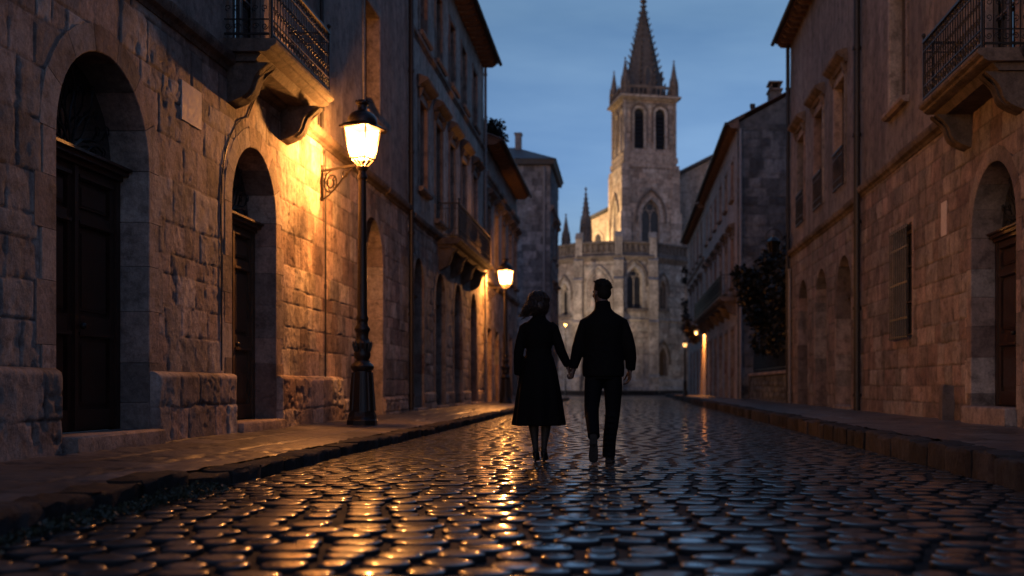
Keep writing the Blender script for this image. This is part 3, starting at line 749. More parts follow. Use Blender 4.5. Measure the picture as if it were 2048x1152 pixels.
FG = Fr((-9.5, 62, 0), (1, 0, 0), (0, -1, 0)); FGs = Fr((-4.2, 62, 0), (0, 1, 0), (1, 0, 0))
L4 = empty('stone_house', (-6.5, 65.5, 0), 'grey rubble stone house with hipped slate roof closing the left row before the church', 'house')
relief('wall', FG, 0, 5.3, 0, 13.2, .12, .1, M['rubble'], L4, (), seed=41, depth=.03, row=(.3, .5), blk=(.4, .9))
w5 = [op(y - .5, y + .5, z, z + 1.7, w=.14) for y in (2.2, 5.0) for z in (4.6, 8.2)]
relief('wall', FGs, 0, 7, 0, 13.2, .16, .14, M['rubble'], L4, w5, seed=42, depth=.03, row=(.3, .5), blk=(.4, .9))
for o_ in w5: window(FGs, o_, L4, .22, 2, hood='dark_trim')
mb = MB(); mb.box(-9.3, -4.4, 62.2, 68.8, 0, 13.0); mb.build('outer_wall', M['rubble'], L4)
mb = MB(); mb.hexa([(-9.7, 61.75, 13.22), (-4.0, 61.75, 13.22), (-4.0, 69.3, 13.22), (-9.7, 69.3, 13.22), (-9.75, 61.7, 13.5), (-3.92, 61.66, 13.5), (-3.92, 69.35, 13.5), (-9.75, 69.35, 13.5)])
mb.hexa([(-9.8, 61.6, 13.505), (-3.85, 61.6, 13.505), (-3.85, 69.4, 13.505), (-9.8, 69.4, 13.505), (-7.2, 64.6, 14.75), (-6.4, 64.6, 14.75), (-6.4, 66.4, 14.75), (-7.2, 66.4, 14.75)])
mb.build('roof', M['slate'], L4)
mb = MB(); mb.box(-6.4, -6.05, 64, 64.5, 14.1, 15.4); mb.box(-6.45, -6.0, 63.95, 64.55, 15.4, 15.5); mb.build('chimney', M['rubble'], L4)
string_course(FGs, 0, 7, 10.8, L4, 'trim', 1.5); pipe(FG, 4.95, 0, 13.1, L4, .07, .1, 'pipe_pale')

# ------------------------------------------------------------------ the right row
R1 = empty('townhouse', (5.2, 17, .15), 'rose sandstone townhouse with grilled window, arched door and balcony at right edge', 'house')
e1 = op(14.6, 16.5, .2, 3.92, 'arch', w=.2); e2 = op(19.9, 21.25, 1.68, 3.72, w=.1)
relief('wall', FRT, 8, 24.3, .15, 4.9, .024, .02, M['stone_right'], R1, (e1, e2), seed=51, tc=.65, depth=.013, row=(.28, .42), wob=.012, jw=.014)
surround(FRT, e1, R1, M['stone_right'], w=.2, proud=.012, depth=.5, size=.46, seed=5)
door(FRT, op(14.6, 16.5, .46, 3.92, 'arch'), R1, .42, 2.9, 'wood', 3)
step(FRT, 14.6, 16.5, .15, .46, .16, R1)
W_ = window(FRT, e2, R1, .26, 2, sill=False, mat='stone_right', w=.1, proud=.015)
mb = MB()
for i in range(9):
    a = 19.9 + 1.35 * (i + .5) / 9; mb.tube([FRT.pt(a, 1.62, .1), FRT.pt(a, 3.7, .1)], .013, 5)
for z in (1.66, 2.0, 2.65, 3.3, 3.66): mb.fbox(FRT, 19.86, 21.29, z - .018, z + .018, .092, .108)
for a in (19.88, 21.27):
    for z in (1.66, 3.66): mb.fbox(FRT, a - .012, a + .012, z - .012, z + .012, -.05, .1)
mb.build('window_bars', M['iron'], W_)
string_course(FRT, 8, 24.2, 5.0, R1)
f1 = op(14.6, 15.8, 5.12, 7.75, w=.16); f2 = op(20.3, 21.5, 6.1, 8.5, w=.14)
relief('upper_wall', FRT, 8, 24.3, 5.12, 11.5, .09, .09, M['render_right'], R1, (f1, f2), style='plaster', seed=55, depth=.03)
window(FRT, f1, R1, .14, 2, sill=False, w=.16); window(FRT, f2, R1, .26, 2, w=.14)
balcony(FRT, 14.1, 16.95, 4.93, .66, R1, cw=.34, cd=.5)
roof(FRT, 8, 24.3, 11.5, .5, 5, .34, R1)
shell(R1, 5.23, 11, 7.5, 24.3, .15, 11.6, M['render_right'], 'x0')
pipe(FRT, 24.1, .22, 11.4, R1, .075, .12)
mb = MB(); mb.fbox(FRT, 17.75, 18.05, 3.2, 3.75, -.01, .016); mb.build('plaque', M['paleplaque'], R1)

R2 = empty('townhouse', (5.2, 29.5, .15), 'rose stone townhouse with three tall round arches and three hooded windows above', 'house')
aR2 = [op(25.25, 27.0, .2, 3.85, 'arch', w=.16), op(28.3, 29.95, .2, 3.85, 'arch', w=.16), op(31.25, 32.95, .2, 3.85, 'arch', w=.16)]
relief('wall', FRT, 24.35, 34.6, .15, 4.75, .06, .035, M['stone_right2'], R2, aR2, seed=61, tc=.6, depth=.014, wob=.012)
for i, o_ in enumerate(aR2):
    surround(FRT, o_, R2, M['stone_right2'], w=.16, proud=.014, depth=.55, size=.45, seed=i)
    if i == 0: door(FRT, op(o_['a0'], o_['a1'], .3, o_['b1'], 'arch'), R2, .46, 2.8, 'wood2', 2); step(FRT, o_['a0'], o_['a1'], .15, .3, .1, R2)
    else:
        mb = MB(); panel_fill(mb, FRT, o_, -.35); mb.build('blind_arch', M['stone_right2'], R2)
string_course(FRT, 24.35, 34.6, 4.86, R2)
gy = [26.6, 29.5, 32.5]
g2 = [op(y - .62, y + .62, 5.55, 8.1, w=.13) for y in gy]; g3 = [op(y - .55, y + .55, 9.4, 10.9, w=.13) for y in gy[:0]]
relief('upper_wall', FRT, 24.35, 34.6, 4.98, 11.5, .1, .1, M['render_right'], R2, g2 + g3, style='plaster', seed=66, depth=.03)
for i, o_ in enumerate(g2):
    W_ = window(FRT, o_, R2, .22, 2, hood='dark_trim', sill=False)
    mb = MB(); rail_panel(mb, FRT, o_['a0'], o_['a1'], 5.5, 6.45, .06, False); mb.build('guard_rail', M['iron'], W_)
for i, o_ in enumerate(g3): window(FRT, o_, R2, .22, 1)
roof(FRT, 24.2, 34.7, 11.5, .48, 5, .34, R2)
shell(R2, 5.23, 11, 24.32, 34.65, .15, 11.6, M['render_right'], 'x0')
pipe(FRT, 34.45, .22, 11.4, R2, .06, .1); pipe(FRT, 34.2, .22, 4.4, R2, .05, .08, 'pipe_pale')

FC = Fr((4.7, 46, 0), (1, 0, 0), (0, -1, 0)); F3 = Fr((4.7, 0, 0), (0, 1, 0), (-1, 0, 0))
R3 = empty('townhouse', (4.7, 55, .15), 'pale townhouse with bluish rubble gable wall, chimney and balcony behind the dark tree', 'house')
relief('wall', FC, 0, 9, .1, 11.7, .09, .07, M['gable'], R3, (), seed=71, depth=.035, row=(.3, .5), blk=(.35, .9), wob=.04)
mb = MB(); mb.hexa([(4.7, 46, 11.7), (13.7, 46, 11.7), (13.7, 64.9, 11.7), (4.7, 64.9, 11.7), (4.71, 46.01, 11.75), (9.2, 46.01, 14.2), (9.2, 64.89, 14.2), (4.71, 64.89, 11.75)]); mb.build('gable', M['gable'], R3)
aR3 = [op(y - .65, y + .65, .2, 3.2, w=.15) for y in (48, 51, 54, 57, 60, 63)]
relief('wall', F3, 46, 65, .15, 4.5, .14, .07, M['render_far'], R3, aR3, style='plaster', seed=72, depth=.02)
for o_ in aR3:
    surround(F3, o_, R3, M['trim'], w=.15, proud=.03, depth=.36, size=.5); door(F3, op(o_['a0'], o_['a1'], .24, 3.2), R3, .28, 2.5, 'wood2', 2, grille=False)
string_course(F3, 46, 65, 4.58, R3)
h2 = [op(y - .55, y + .55, 5.1, 7.2, w=.13) for y in (48, 51, 54, 57, 60, 63)]; h3 = [op(y - .5, y + .5, 8.9, 10.5, w=.12) for y in (48, 51, 54, 57, 60, 63)]
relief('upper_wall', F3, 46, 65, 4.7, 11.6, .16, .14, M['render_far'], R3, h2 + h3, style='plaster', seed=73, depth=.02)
for i, o_ in enumerate(h2): window(F3, o_, R3, .2, 2, hood='dark_trim', shutters=i % 2 == 0)
for i, o_ in enumerate(h3): window(F3, o_, R3, .2, 1, shutters=i % 2 == 1)
balcony(F3, 46.4, 64.2, 4.35, .7, R3, corbels=7, cw=.3, cd=.5, scrolls=False)
roof(F3, 45.8, 65, 11.6, .45, 4.6, .52, R3, tilew=.3)
mb = MB(); mb.box(6.22, 6.72, 47.2, 48.0, 11.8, 13.45); mb.box(6.17, 6.77, 47.13, 48.07, 13.45, 13.53)
for x in (6.3, 6.64): mb.box(x - .04, x + .04, 47.3, 47.9, 13.53, 13.78)
mb.box(6.17, 6.77, 47.15, 48.05, 13.78, 13.84); mb.build('chimney', M['dark_trim'], R3)
mb = MB(); mb.lathe([(.09, 11.8), (.09, 12.75), (.12, 12.8), (.12, 12.95)], 10, (5.52, 47.6, 0)); mb.build('flue', M['lead'], R3)
pipe(FC, .12, .2, 11.5, R3, .06, .09, 'pipe_pale'); shell(R3, 4.73, 13.7, 46.05, 65, .15, 11.65, M['render_far'], 'x0')

R4 = empty('townhouse', (4.7, 73, .15), 'farthest pale townhouse on the right, its eaves against the church', 'house')
aR4 = [op(y - .6, y + .6, .2, 3.0, w=.15) for y in (67.5, 71, 74.5, 78)]
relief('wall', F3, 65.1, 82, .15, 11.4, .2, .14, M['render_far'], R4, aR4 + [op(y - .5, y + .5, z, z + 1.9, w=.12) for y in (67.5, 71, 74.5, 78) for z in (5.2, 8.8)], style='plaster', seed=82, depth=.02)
for o_ in aR4: surround(F3, o_, R4, M['trim'], w=.15, proud=.03, depth=.36, size=.5); door(F3, op(o_['a0'], o_['a1'], .24, 3.0), R4, .28, 2.4, 'wood2', 2, grille=False)
for y in (67.5, 71, 74.5, 78):
    for z in (5.2, 8.8): window(F3, op(y - .5, y + .5, z, z + 1.9, w=.12), R4, .2, 2, hood='dark_trim' if z < 6 else None)
string_course(F3, 65.1, 82, 4.5, R4); string_course(F3, 65.1, 82, 8.3, R4, 'trim')
roof(F3, 65.1, 82.2, 11.4, .5, 5, .45, R4, tilew=.3); shell(R4, 4.73, 12, 65.05, 82, .15, 11.45, M['render_far'], 'x0')

# garden wall in the gap
GW = empty('garden_wall', (5.2, 40, .15), 'low rubble garden wall under the dark tree, between two houses', 'wall')
relief('wall_face', FRT, 34.7, 45.9, .15, 1.15, .07, .04, M['gable'], GW, (), seed=91, depth=.04, row=(.18, .3), blk=(.25, .6), wob=.04)
mb = MB(); mb.box(5.24, 5.55, 34.7, 45.9, .15, 1.13); mb.build('wall_core', M['gable'], GW)
mb = MB(); y = 34.7
while y < 45.6:
    mb.bevbox(5.1, 5.62, y, y + .72, 1.16, 1.27, .03, (random.random(), 0, .5)); y += .735
mb.build('coping', M['trim'], GW, smooth=40)
FN = empty('iron_fence', (5.35, 40, 1.27), 'thin iron railing standing on the garden wall among leaves', 'fence')
mb = MB()
for i in range(64): mb.tube([(5.35, 35 + i * .17, 1.27), (5.35, 35 + i * .17, 2.35)], .011, 4)
for z in (1.4, 2.25): mb.box(5.335, 5.365, 34.9, 45.8, z - .015, z + .015)
mb.build('railing', M['iron'], FN)
mb = MB(); mb.lathe([(.05, 1.27), (.045, 3.0)], 8, (5.35, 36.0, 0)); mb.build('post', M['pipe_pale'], FN)

GS = MB(); GS.loft([(5.1, 17.45, .18), (5.105, 17.45, .6), (5.11, 17.45, .74), (5.115, 17.45, .77)], [(.15, .13), (.14, .125), (.135, .12), (.11, .08)], 4, (1, .9, 0), True, None, (.1, .1, .5))
o = GS.build('guard_stone', M['stone_right2'], None, smooth=50); tag(o, 'worn grey guard stone set against the wall beside the right doorway', 'guard stone')

# ------------------------------------------------------------------ church
CH = empty('church', (0, 92, 0), 'gothic stone church with apse, crocketed spire and belfry closing the street', 'church')
pl = [(-9.3, 97.), (-3.72, 90.9), (-.49, 89.8), (2.27, 90.5), (5.4, 94.), (9.4, 100.)]
cen = Vector((0.6, 101, 0))
def face(i):
    a = Vector((*pl[i], 0)); b = Vector((*pl[i + 1], 0)); u = (b - a).normalized(); n = Vector((u.y, -u.x, 0))
    return Fr(a, u, n), (b - a).length, a, u
def tpx(i, dirx):      # where the sight line of slope dirx meets face i
    fr, L, a, u = face(i); return (dirx * a.y - a.x) / (u.x - dirx * u.y)
fops = {k: [] for k in range(5)}
c0 = tpx(0, -120 / 2200); fops[0] += [op(c0 - .55, c0 + .55, 6.7, 9.4, 'pointed', w=.18)]
c2 = tpx(2, 19 / 2200); fops[2] += [op(c2 - .62, c2 + .62, 7.1, 10.5, 'pointed', w=.24)]
c3 = tpx(3, 75 / 2200); fops[3] += [op(c3 - .36, c3 + .36, 7.2, 9.5, 'pointed', w=.16), op(c3 - .5, c3 + .5, 1.6, 3.9, 'pointed', w=.2)]
c4 = face(4)[1] / 2; fops[4] += [op(c4 - .5, c4 + .5, 7.0, 10.0, 'pointed', w=.18)]
def tracery(fr, o, parent, d=.25):
    mb = MB(); ac, sp, hw = o['ac'], o['sp'], o['W'] / 2; r = .045
    mb.tube([fr.pt(ac, o['b0'], -d), fr.pt(ac, sp + hw * .2, -d)], r, 5)
    for s in (-1, 1):
        sub = op(ac + (-hw if s < 0 else 0), ac + (0 if s < 0 else hw), o['b0'], sp + hw * .7, 'pointed')
        mb.tube([fr.pt(a, b, -d) for a, b in outline(sub, 12)[1:-1]], r, 5)
    c = (ac, sp + hw * .95); mb.tube([fr.pt(c[0] + hw * .42 * math.cos(t * PI / 6), c[1] + hw * .42 * math.sin(t * PI / 6), -d) for t in range(13)], r, 5)
    mb.tube([fr.pt(a, b, -d) for a, b in outline(o, 16, -.03)], r * 1.2, 5)
    return mb.build('tracery', M['church'], parent)
for i in range(5):
    fr, L, a, u = face(i)
    relief('apse_wall', fr, 0, L, -.1, 11.3, .14, .12, M['church'], CH, fops[i], seed=100 + i, depth=.03, row=(.38, .5), blk=(.5, 1.1), wob=.02)
    for o_ in fops[i]:
        S = surround(fr, o_, CH, M['church'], w=o_['w'], proud=.07, depth=.45, stones=False, name='window_arch' if o_['b0'] > 3 else 'door_arch')
        g = MB(); panel_fill(g, fr, o_, -.38); g.build('pane' if o_['b0'] > 3 else 'door', M['leaded'] if o_['b0'] > 3 else M['wood2'], S)
        if o_['b0'] > 3: tracery(fr, o_, S, .3)
        # hood mould round the arch
        b = op(o_['a0'] - .42, o_['a1'] + .42, o_['sp'] - .5, o_['b1'] + .62, 'pointed', k=1.0)
        hm = MB(); q = outline(b, 20)
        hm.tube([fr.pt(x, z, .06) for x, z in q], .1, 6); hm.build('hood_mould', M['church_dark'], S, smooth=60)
        if o_['b0'] > 3:
            s = MB(); s.fbox(fr, o_['a0'] - .4, o_['a1'] + .4, o_['b0'] - .25, o_['b0'] - .02, -.1, .16); s.build('sill', M['church_dark'], S)
fr1, L1_, a_, u_ = face(1)
b = op(L1_ * .5 - 1.15, L1_ * .5 + 1.15, 6.8, 10.6, 'pointed')
mb = MB(); mb.tube([fr1.pt(x, z, .03) for x, z in outline(b, 24)], .14, 6); mb.tube([fr1.pt(x, z, .03) for x, z in outline(b, 24, -.3)], .07, 6); mb.build('blind_arch', M['church'], CH, smooth=60)
# string courses, cornice and parapet, following the polygon
def ring(prof, name, mat, pts=pl, parent=CH):
    mb = MB(); n = len(pts); cols = []
    for i, p in enumerate(pts):
        d = Vector((p[0] - cen.x, p[1] - cen.y, 0)).normalized()
        cols.append([(p[0] + d.x * h, p[1] + d.y * h, z) for h, z in prof])
    m = len(prof)
    mb.add([q for c in cols for q in c], [(i * m + k, i * m + (k + 1) % m, (i + 1) * m + (k + 1) % m, (i + 1) * m + k) for i in range(n - 1) for k in range(m)])
    return mb.build(name, M[mat], parent, smooth=30)
ring([(-.1, 6.1), (.1, 6.1), (.16, 6.22), (.02, 6.34), (-.1, 6.34)], 'string_course', 'church')
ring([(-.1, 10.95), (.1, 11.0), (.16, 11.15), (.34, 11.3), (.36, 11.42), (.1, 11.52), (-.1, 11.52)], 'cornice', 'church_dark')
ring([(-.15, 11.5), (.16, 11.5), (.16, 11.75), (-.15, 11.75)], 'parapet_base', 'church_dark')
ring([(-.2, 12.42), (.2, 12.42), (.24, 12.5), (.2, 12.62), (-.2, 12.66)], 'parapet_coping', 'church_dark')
mb = MB()
for i in range(5):
    fr, L, a, u = face(i); n = int(L / .46)
    for k in range(n + 1):
        x = L * k / n; mb.fbox(fr, x - .07, x + .07, 11.76, 12.41, -.02, .14)
        if k < n: mb.tube([fr.pt(x + L / n / 2 + .16 * math.cos(t * PI / 4), 12.1 + .2 * math.sin(t * PI / 4), .06) for t in range(9)], .05, 4)
    mb.fbox(fr, .02, L - .02, 11.6, 12.45, -.12, -.05)
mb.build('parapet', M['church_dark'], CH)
ring([(-.5, -.1), (.55, -.1), (.55, .5), (.42, .62), (.3, .66), (.26, 1.15), (.12, 1.3), (-.5, 1.3)], 'plinth', 'church')
ring([(.3, -.1), (1.5, -.1), (1.5, .18), (1.1, .181), (1.1, .38), (.3, .381)], 'steps', 'kerb')
# buttresses at the corners of the apse
def pinnacle(mb, x, y, z, s, h, rot=0.):
    mb.lathe([(s, 0), (s, h * .3), (s * 1.25, h * .32), (s * 1.25, h * .36), (s * .95, h * .38)], 4, (x, y, z), rot + PI / 4)
    n = 7; p = [(s * .95, h * .38), (s * .08, h * .93), (s * .22, h * .95), (s * .22, h * .98), (s * .04, h)]
    mb.lathe(p, 8, (x, y, z), rot)
    for k in range(n):
        f = (k + .6) / n; r = s * (.95 * (1 - f) + .08 * f); zz = z + h * (.38 + .53 * f)
        for q in range(4):
            a = rot + q * PI / 2; mb.ball((x + (r + s * .06) * math.cos(a), y + (r + s * .06) * math.sin(a), zz), s * .16, 5, 4)
    for q in range(4):
        a = rot + q * PI / 2; mb.lathe([(s * .28, 0), (s * .26, h * .3), (.01, h * .52)], 4, (x + s * .95 * math.cos(a), y + s * .95 * math.sin(a), z), a)
for i in range(1, 5):
    p = Vector((*pl[i], 0)); d = (p - cen); d.z = 0; d.normalize(); fr = Fr(p, Vector((-d.y, d.x, 0)), d); mb = MB()
    z = -.1
    for z1, pr in ((1.4, .85), (5.9, .62), (9.4, .45), (11.0, .3)):
        zz = z
        while zz < z1 - .05:
            zn = min(zz + .5, z1); mb.fbox(fr, -.38, .38, zz, zn - .006, -.2, pr, (random.uniform(.2, .8), 0, .5)); zz = zn
        mb.prism(fr, [(-.2, z1), (pr + .05, z1), (pr + .05, z1 + .06), (pr - .18, z1 + .3), (-.2, z1 + .3)], -.42, .42); z = z1 + .3
    mb.fbox(fr, -.3, .3, 11.3, 12.9, -.15, .26); mb.prism(fr, [(-.2, 12.9), (.32, 12.9), (.05, 13.4)], -.34, .34)
    mb.build('buttress', M['church'], CH)
mb = MB(); pinnacle(mb, -3.45, 97, 13.0, .46, 5.3, .2); mb.box(-3.95, -2.95, 96.5, 97.5, 9, 13.05); mb.build('pinnacle', M['church_dark'], CH)
mb = MB(); pinnacle(mb, -5.15, 96, 12.6, .34, 3.2, .2); mb.box(-5.5, -4.8, 95.6, 96.4, 9, 12.65); mb.build('pinnacle', M['church_dark'], CH)
# low roofs behind the parapet
mb = MB(); mb.add([(-9, 97.3, 11.6), (-3.6, 91.4, 11.6), (-.4, 90.3, 11.6), (2.2, 91, 11.6), (5.2, 94.4, 11.6), (9, 100, 11.6), (.6, 101.5, 13.8)], [(0, 1, 6), (1, 2, 6), (2, 3, 6), (3, 4, 6), (4, 5, 6)])
mb.build('roof', M['slate'], CH)
# nave gable behind the tower
FNv = Fr((-3.7, 107, 0), (1, 0, 0), (0, -1, 0))
mb = MB(); z0 = 16.7; sl = .5
mb.add([(-3.7, 107, 8), (21, 107, 8), (21, 107, z0), (8.8, 107, 23.0), (-3.7, 107, z0), (-3.7, 128, 8), (21, 128, 8), (21, 128, z0), (8.8, 128, 23.0), (-3.7, 128, z0)],
       [(0, 1, 2, 3, 4), (9, 8, 7, 6, 5), (0, 4, 9, 5), (1, 6, 7, 2)])
mb.build('nave_wall', M['church'], CH)
mb = MB()
for s0, s1 in (((-4.2, 16.55), (8.8, 23.1)), ((8.8, 23.1), (21.5, 16.55))):
    (xa, za), (xb, zb) = s0, s1
    mb.hexa([(xa, 106.7, za), (xb, 106.7, zb), (xb, 128, zb), (xa, 128, za), (xa, 106.7, za + .3), (xb, 106.7, zb + .3), (xb, 128, zb + .3), (xa, 128, za + .3)])
mb.build('nave_roof', M['slate'], CH)
for x in (-2.6, -.9):
    o_ = op(x + 3.7 - .28, x + 3.7 + .28, 13.2, 15.6, 'pointed'); S = surround(FNv, o_, CH, M['church'], w=.2, proud=.08, depth=.05, stones=False, name='window_arch')
    g = MB(); panel_fill(g, FNv, o_, .012, .0); g.build('pane', M['leaded'], S)
# tower
ta = R(13.5); s_ = 5.3; C0 = Vector((-.23, 100, 0)); uF = Vector((math.cos(ta), math.sin(ta), 0)); nF = Vector((math.sin(ta), -math.cos(ta), 0))
Cc = C0 + uF * s_ / 2 - nF * s_ / 2
def tface(k, half):    # k quarter turns
    q = Matrix.Rotation(k * PI / 2, 3, 'Z'); u = q @ uF; n = q @ nF
    return Fr(Cc - u * half + n * half, u, n)
TW = MB(); TW.hexa([Cc + uF * sx * 2.0 + nF * sy * 2.0 + Vector((0, 0, z)) for z in (8, 27) for sx, sy in ((-1, 1), (1, 1), (1, -1), (-1, -1))])
T = TW.build('tower', M['church_dark'], CH)
for k in range(4):
    fr = tface(k, 2.65)
    o_ = op(2.65 - .85, 2.65 + .85, 13.7, 17.8, 'pointed', w=.3)
    relief('tower_wall', fr, 0, 5.3, 9, 20.75, .14, .12, M['church'], T, [o_] if k in (0, 3) else [], seed=140 + k, depth=.03, row=(.38, .5), blk=(.5, 1.0))
    if k in (0, 3):
        S = surround(fr, o_, T, M['church'], w=.3, proud=.1, depth=.42, stones=False, name='tower_window'); g = MB(); panel_fill(g, fr, o_, -.36); tracery(fr, o_, S, .28)
        g.add([fr.pt(a, b, -.34) for a, b in outline(o_, 14, .04)], [tuple(range(len(outline(o_, 14))))]) if False else None
        S2 = g.build('pane', M['leaded'], S)
        hm = MB(); hm.tube([fr.pt(x, z, .08) for x, z in outline(op(o_['a0'] - .55, o_['a1'] + .55, o_['sp'] - .6, o_['b1'] + .9, 'pointed'), 20)], .12, 6); hm.build('hood_mould', M['church_dark'], S, smooth=60)
    fb = tface(k, 2.3)
    bo = [op(0.85, 1.75, 22.5, 26.2, 'arch', w=.2), op(2.85, 3.75, 22.5, 26.2, 'arch', w=.2)]
    relief('belfry_wall', fb, 0, 4.6, 22.1, 27.0, .14, .12, M['church'], T, bo, seed=150 + k, depth=.03, row=(.38, .5), blk=(.5, 1.0))
    for o_ in bo:
        S = surround(fb, o_, T, M['church'], w=.2, proud=.09, depth=.4, stones=False, name='belfry_opening')
        g = MB(); panel_fill(g, fb, o_, -.29)
        for q in range(9): g.hexa([fb.pt(o_['a0'] - .03, 22.55 + q * .36, -.12), fb.pt(o_['a1'] + .03, 22.55 + q * .36, -.12), fb.pt(o_['a1'] + .03, 22.85 + q * .36, -.27), fb.pt(o_['a0'] - .03, 22.85 + q * .36, -.27),
                                    fb.pt(o_['a0'] - .03, 22.59 + q * .36, -.12), fb.pt(o_['a1'] + .03, 22.59 + q * .36, -.12), fb.pt(o_['a1'] + .03, 22.89 + q * .36, -.27), fb.pt(o_['a0'] - .03, 22.89 + q * .36, -.27)])
        g.build('louvre', M['iron'], S)
        hm = MB(); hm.tube([fb.pt(x, z, .06) for x, z in outline(op(o_['a0'] - .3, o_['a1'] + .3, o_['sp'] - 2.6, o_['b1'] + .38, 'arch'), 16)], .1, 6); hm.build('hood_mould', M['church_dark'], S, smooth=60)
    cs = MB()
    for z, pr, hh in ((20.75, .22, .22), (22.0, .02, .2), (26.95, .1, .16), (27.12, .36, .22), (16.9 if False else 12.6, .1, .2)):
        hf = tface(k, 2.5 + pr); cs.fbox(hf, .003 * k, 2 * (2.5 + pr) - .003 * k, z + .001 * k, z + hh - .001 * k, -.6, 0.)
    bd = tface(k, 2.5); cs.fbox(bd, .002, 4.998, 20.98, 21.99, -.5, 0.)
    for q in range(7): cs.fbox(bd, .35 + q * .72, .8 + q * .72, 21.2, 21.75, 0., .06)
    cs.build('cornice', M['church'], T)
    br = MB(); bf = tface(k, 2.6)
    for q in range(12): br.fbox(bf, .2 + q * .42, .32 + q * .42, 27.35, 28.05, -.25, -.1)
    br.fbox(bf, .1, 5.1, 28.051 + .001 * k, 28.25 - .001 * k, -.3, -.05); br.build('balustrade', M['church_dark'], T)
    # clasping buttress on each corner
    q = Matrix.Rotation(k * PI / 2, 3, 'Z'); cn = Cc + q @ (uF * 2.38 + nF * 2.38); bt = MB()
    for z0, z1, e in ((8.5, 16.6, .5), (16.6, 20.7, .38), (22.2, 26.9, .12)):
        zz = z0
        while zz < z1 - .1:
            zn = min(zz + .55, z1); bt.hexa([cn + q @ (uF * sx * e + nF * sy * e) + Vector((0, 0, z)) for z in (zz, zn - .008) for sx, sy in ((-1, 1), (1, 1), (1, -1), (-1, -1))], (random.uniform(.2, .8), 0, .5)); zz = zn
    bt.build('buttress', M['church'], T)
    pn = MB(); pp = Cc + q @ (uF * 2.3 + nF * 2.3); pinnacle(pn, pp.x, pp.y, 27.3, .38, 3.5, ta); pn.build('pinnacle', M['church_dark'], T)
    pn = MB(); pp = Cc + q @ (nF * 2.4); pinnacle(pn, pp.x, pp.y, 27.3, .22, 1.5, ta); pn.build('pinnacle', M['church_dark'], T)
sp = MB(); zb, zt, rb = 27.3, 36.6, 2.12
sp.lathe([(rb, zb), (rb * .97, zb + .9), (rb * .9, zb + 1.2)] + [(rb * .9 * (1 - f) + .09 * f, zb + 1.2 + (zt - zb - 1.2) * f) for f in (.2, .4, .6, .8, 1.)], 8, (Cc.x, Cc.y, 0), ta + PI / 8)
for k in range(8):
    a = ta + PI / 8 + k * PI / 4
    for i in range(14):
        f = (i + .5) / 14; r = rb * .9 * (1 - f) + .09 * f; z = zb + 1.2 + (zt - zb - 1.2) * f; w = .24 * (1 - .45 * f)
        sp.loft([(Cc.x + (r - .05) * math.cos(a), Cc.y + (r - .05) * math.sin(a), z - .1), (Cc.x + (r + w * .7) * math.cos(a), Cc.y + (r + w * .7) * math.sin(a), z), (Cc.x + (r + w * 1.1) * math.cos(a), Cc.y + (r + w * 1.1) * math.sin(a), z + w)], [w * .45, w * .42, w * .3], 5, (0, 0, 1))
sp.lathe([(.09, zt - .05), (.3, zt + .12), (.34, zt + .24), (.2, zt + .4), (.12, zt + .5), (.28, zt + .62), (.1, zt + .8), (.06, zt + 1.4)], 8, (Cc.x, Cc.y, 0))
S = sp.build('spire', M['spire'], T)
for k in range(4):
    fr = tface(k, 1.62); l = MB(); o_ = op(1.62 - .24, 1.62 + .24, 28.2, 30.2, 'pointed')
    l.add([fr.pt(a, b, .12) for a, b in outline(o_, 12)], [tuple(range(len(outline(o_, 12))))]); l2 = l.build('lucarne', M['slate'], T)
    l = MB(); l.tube([fr.pt(a, b, .1) for a, b in outline(o_, 12, .05)], .09, 5); l.build('lucarne', M['church_dark'], T)
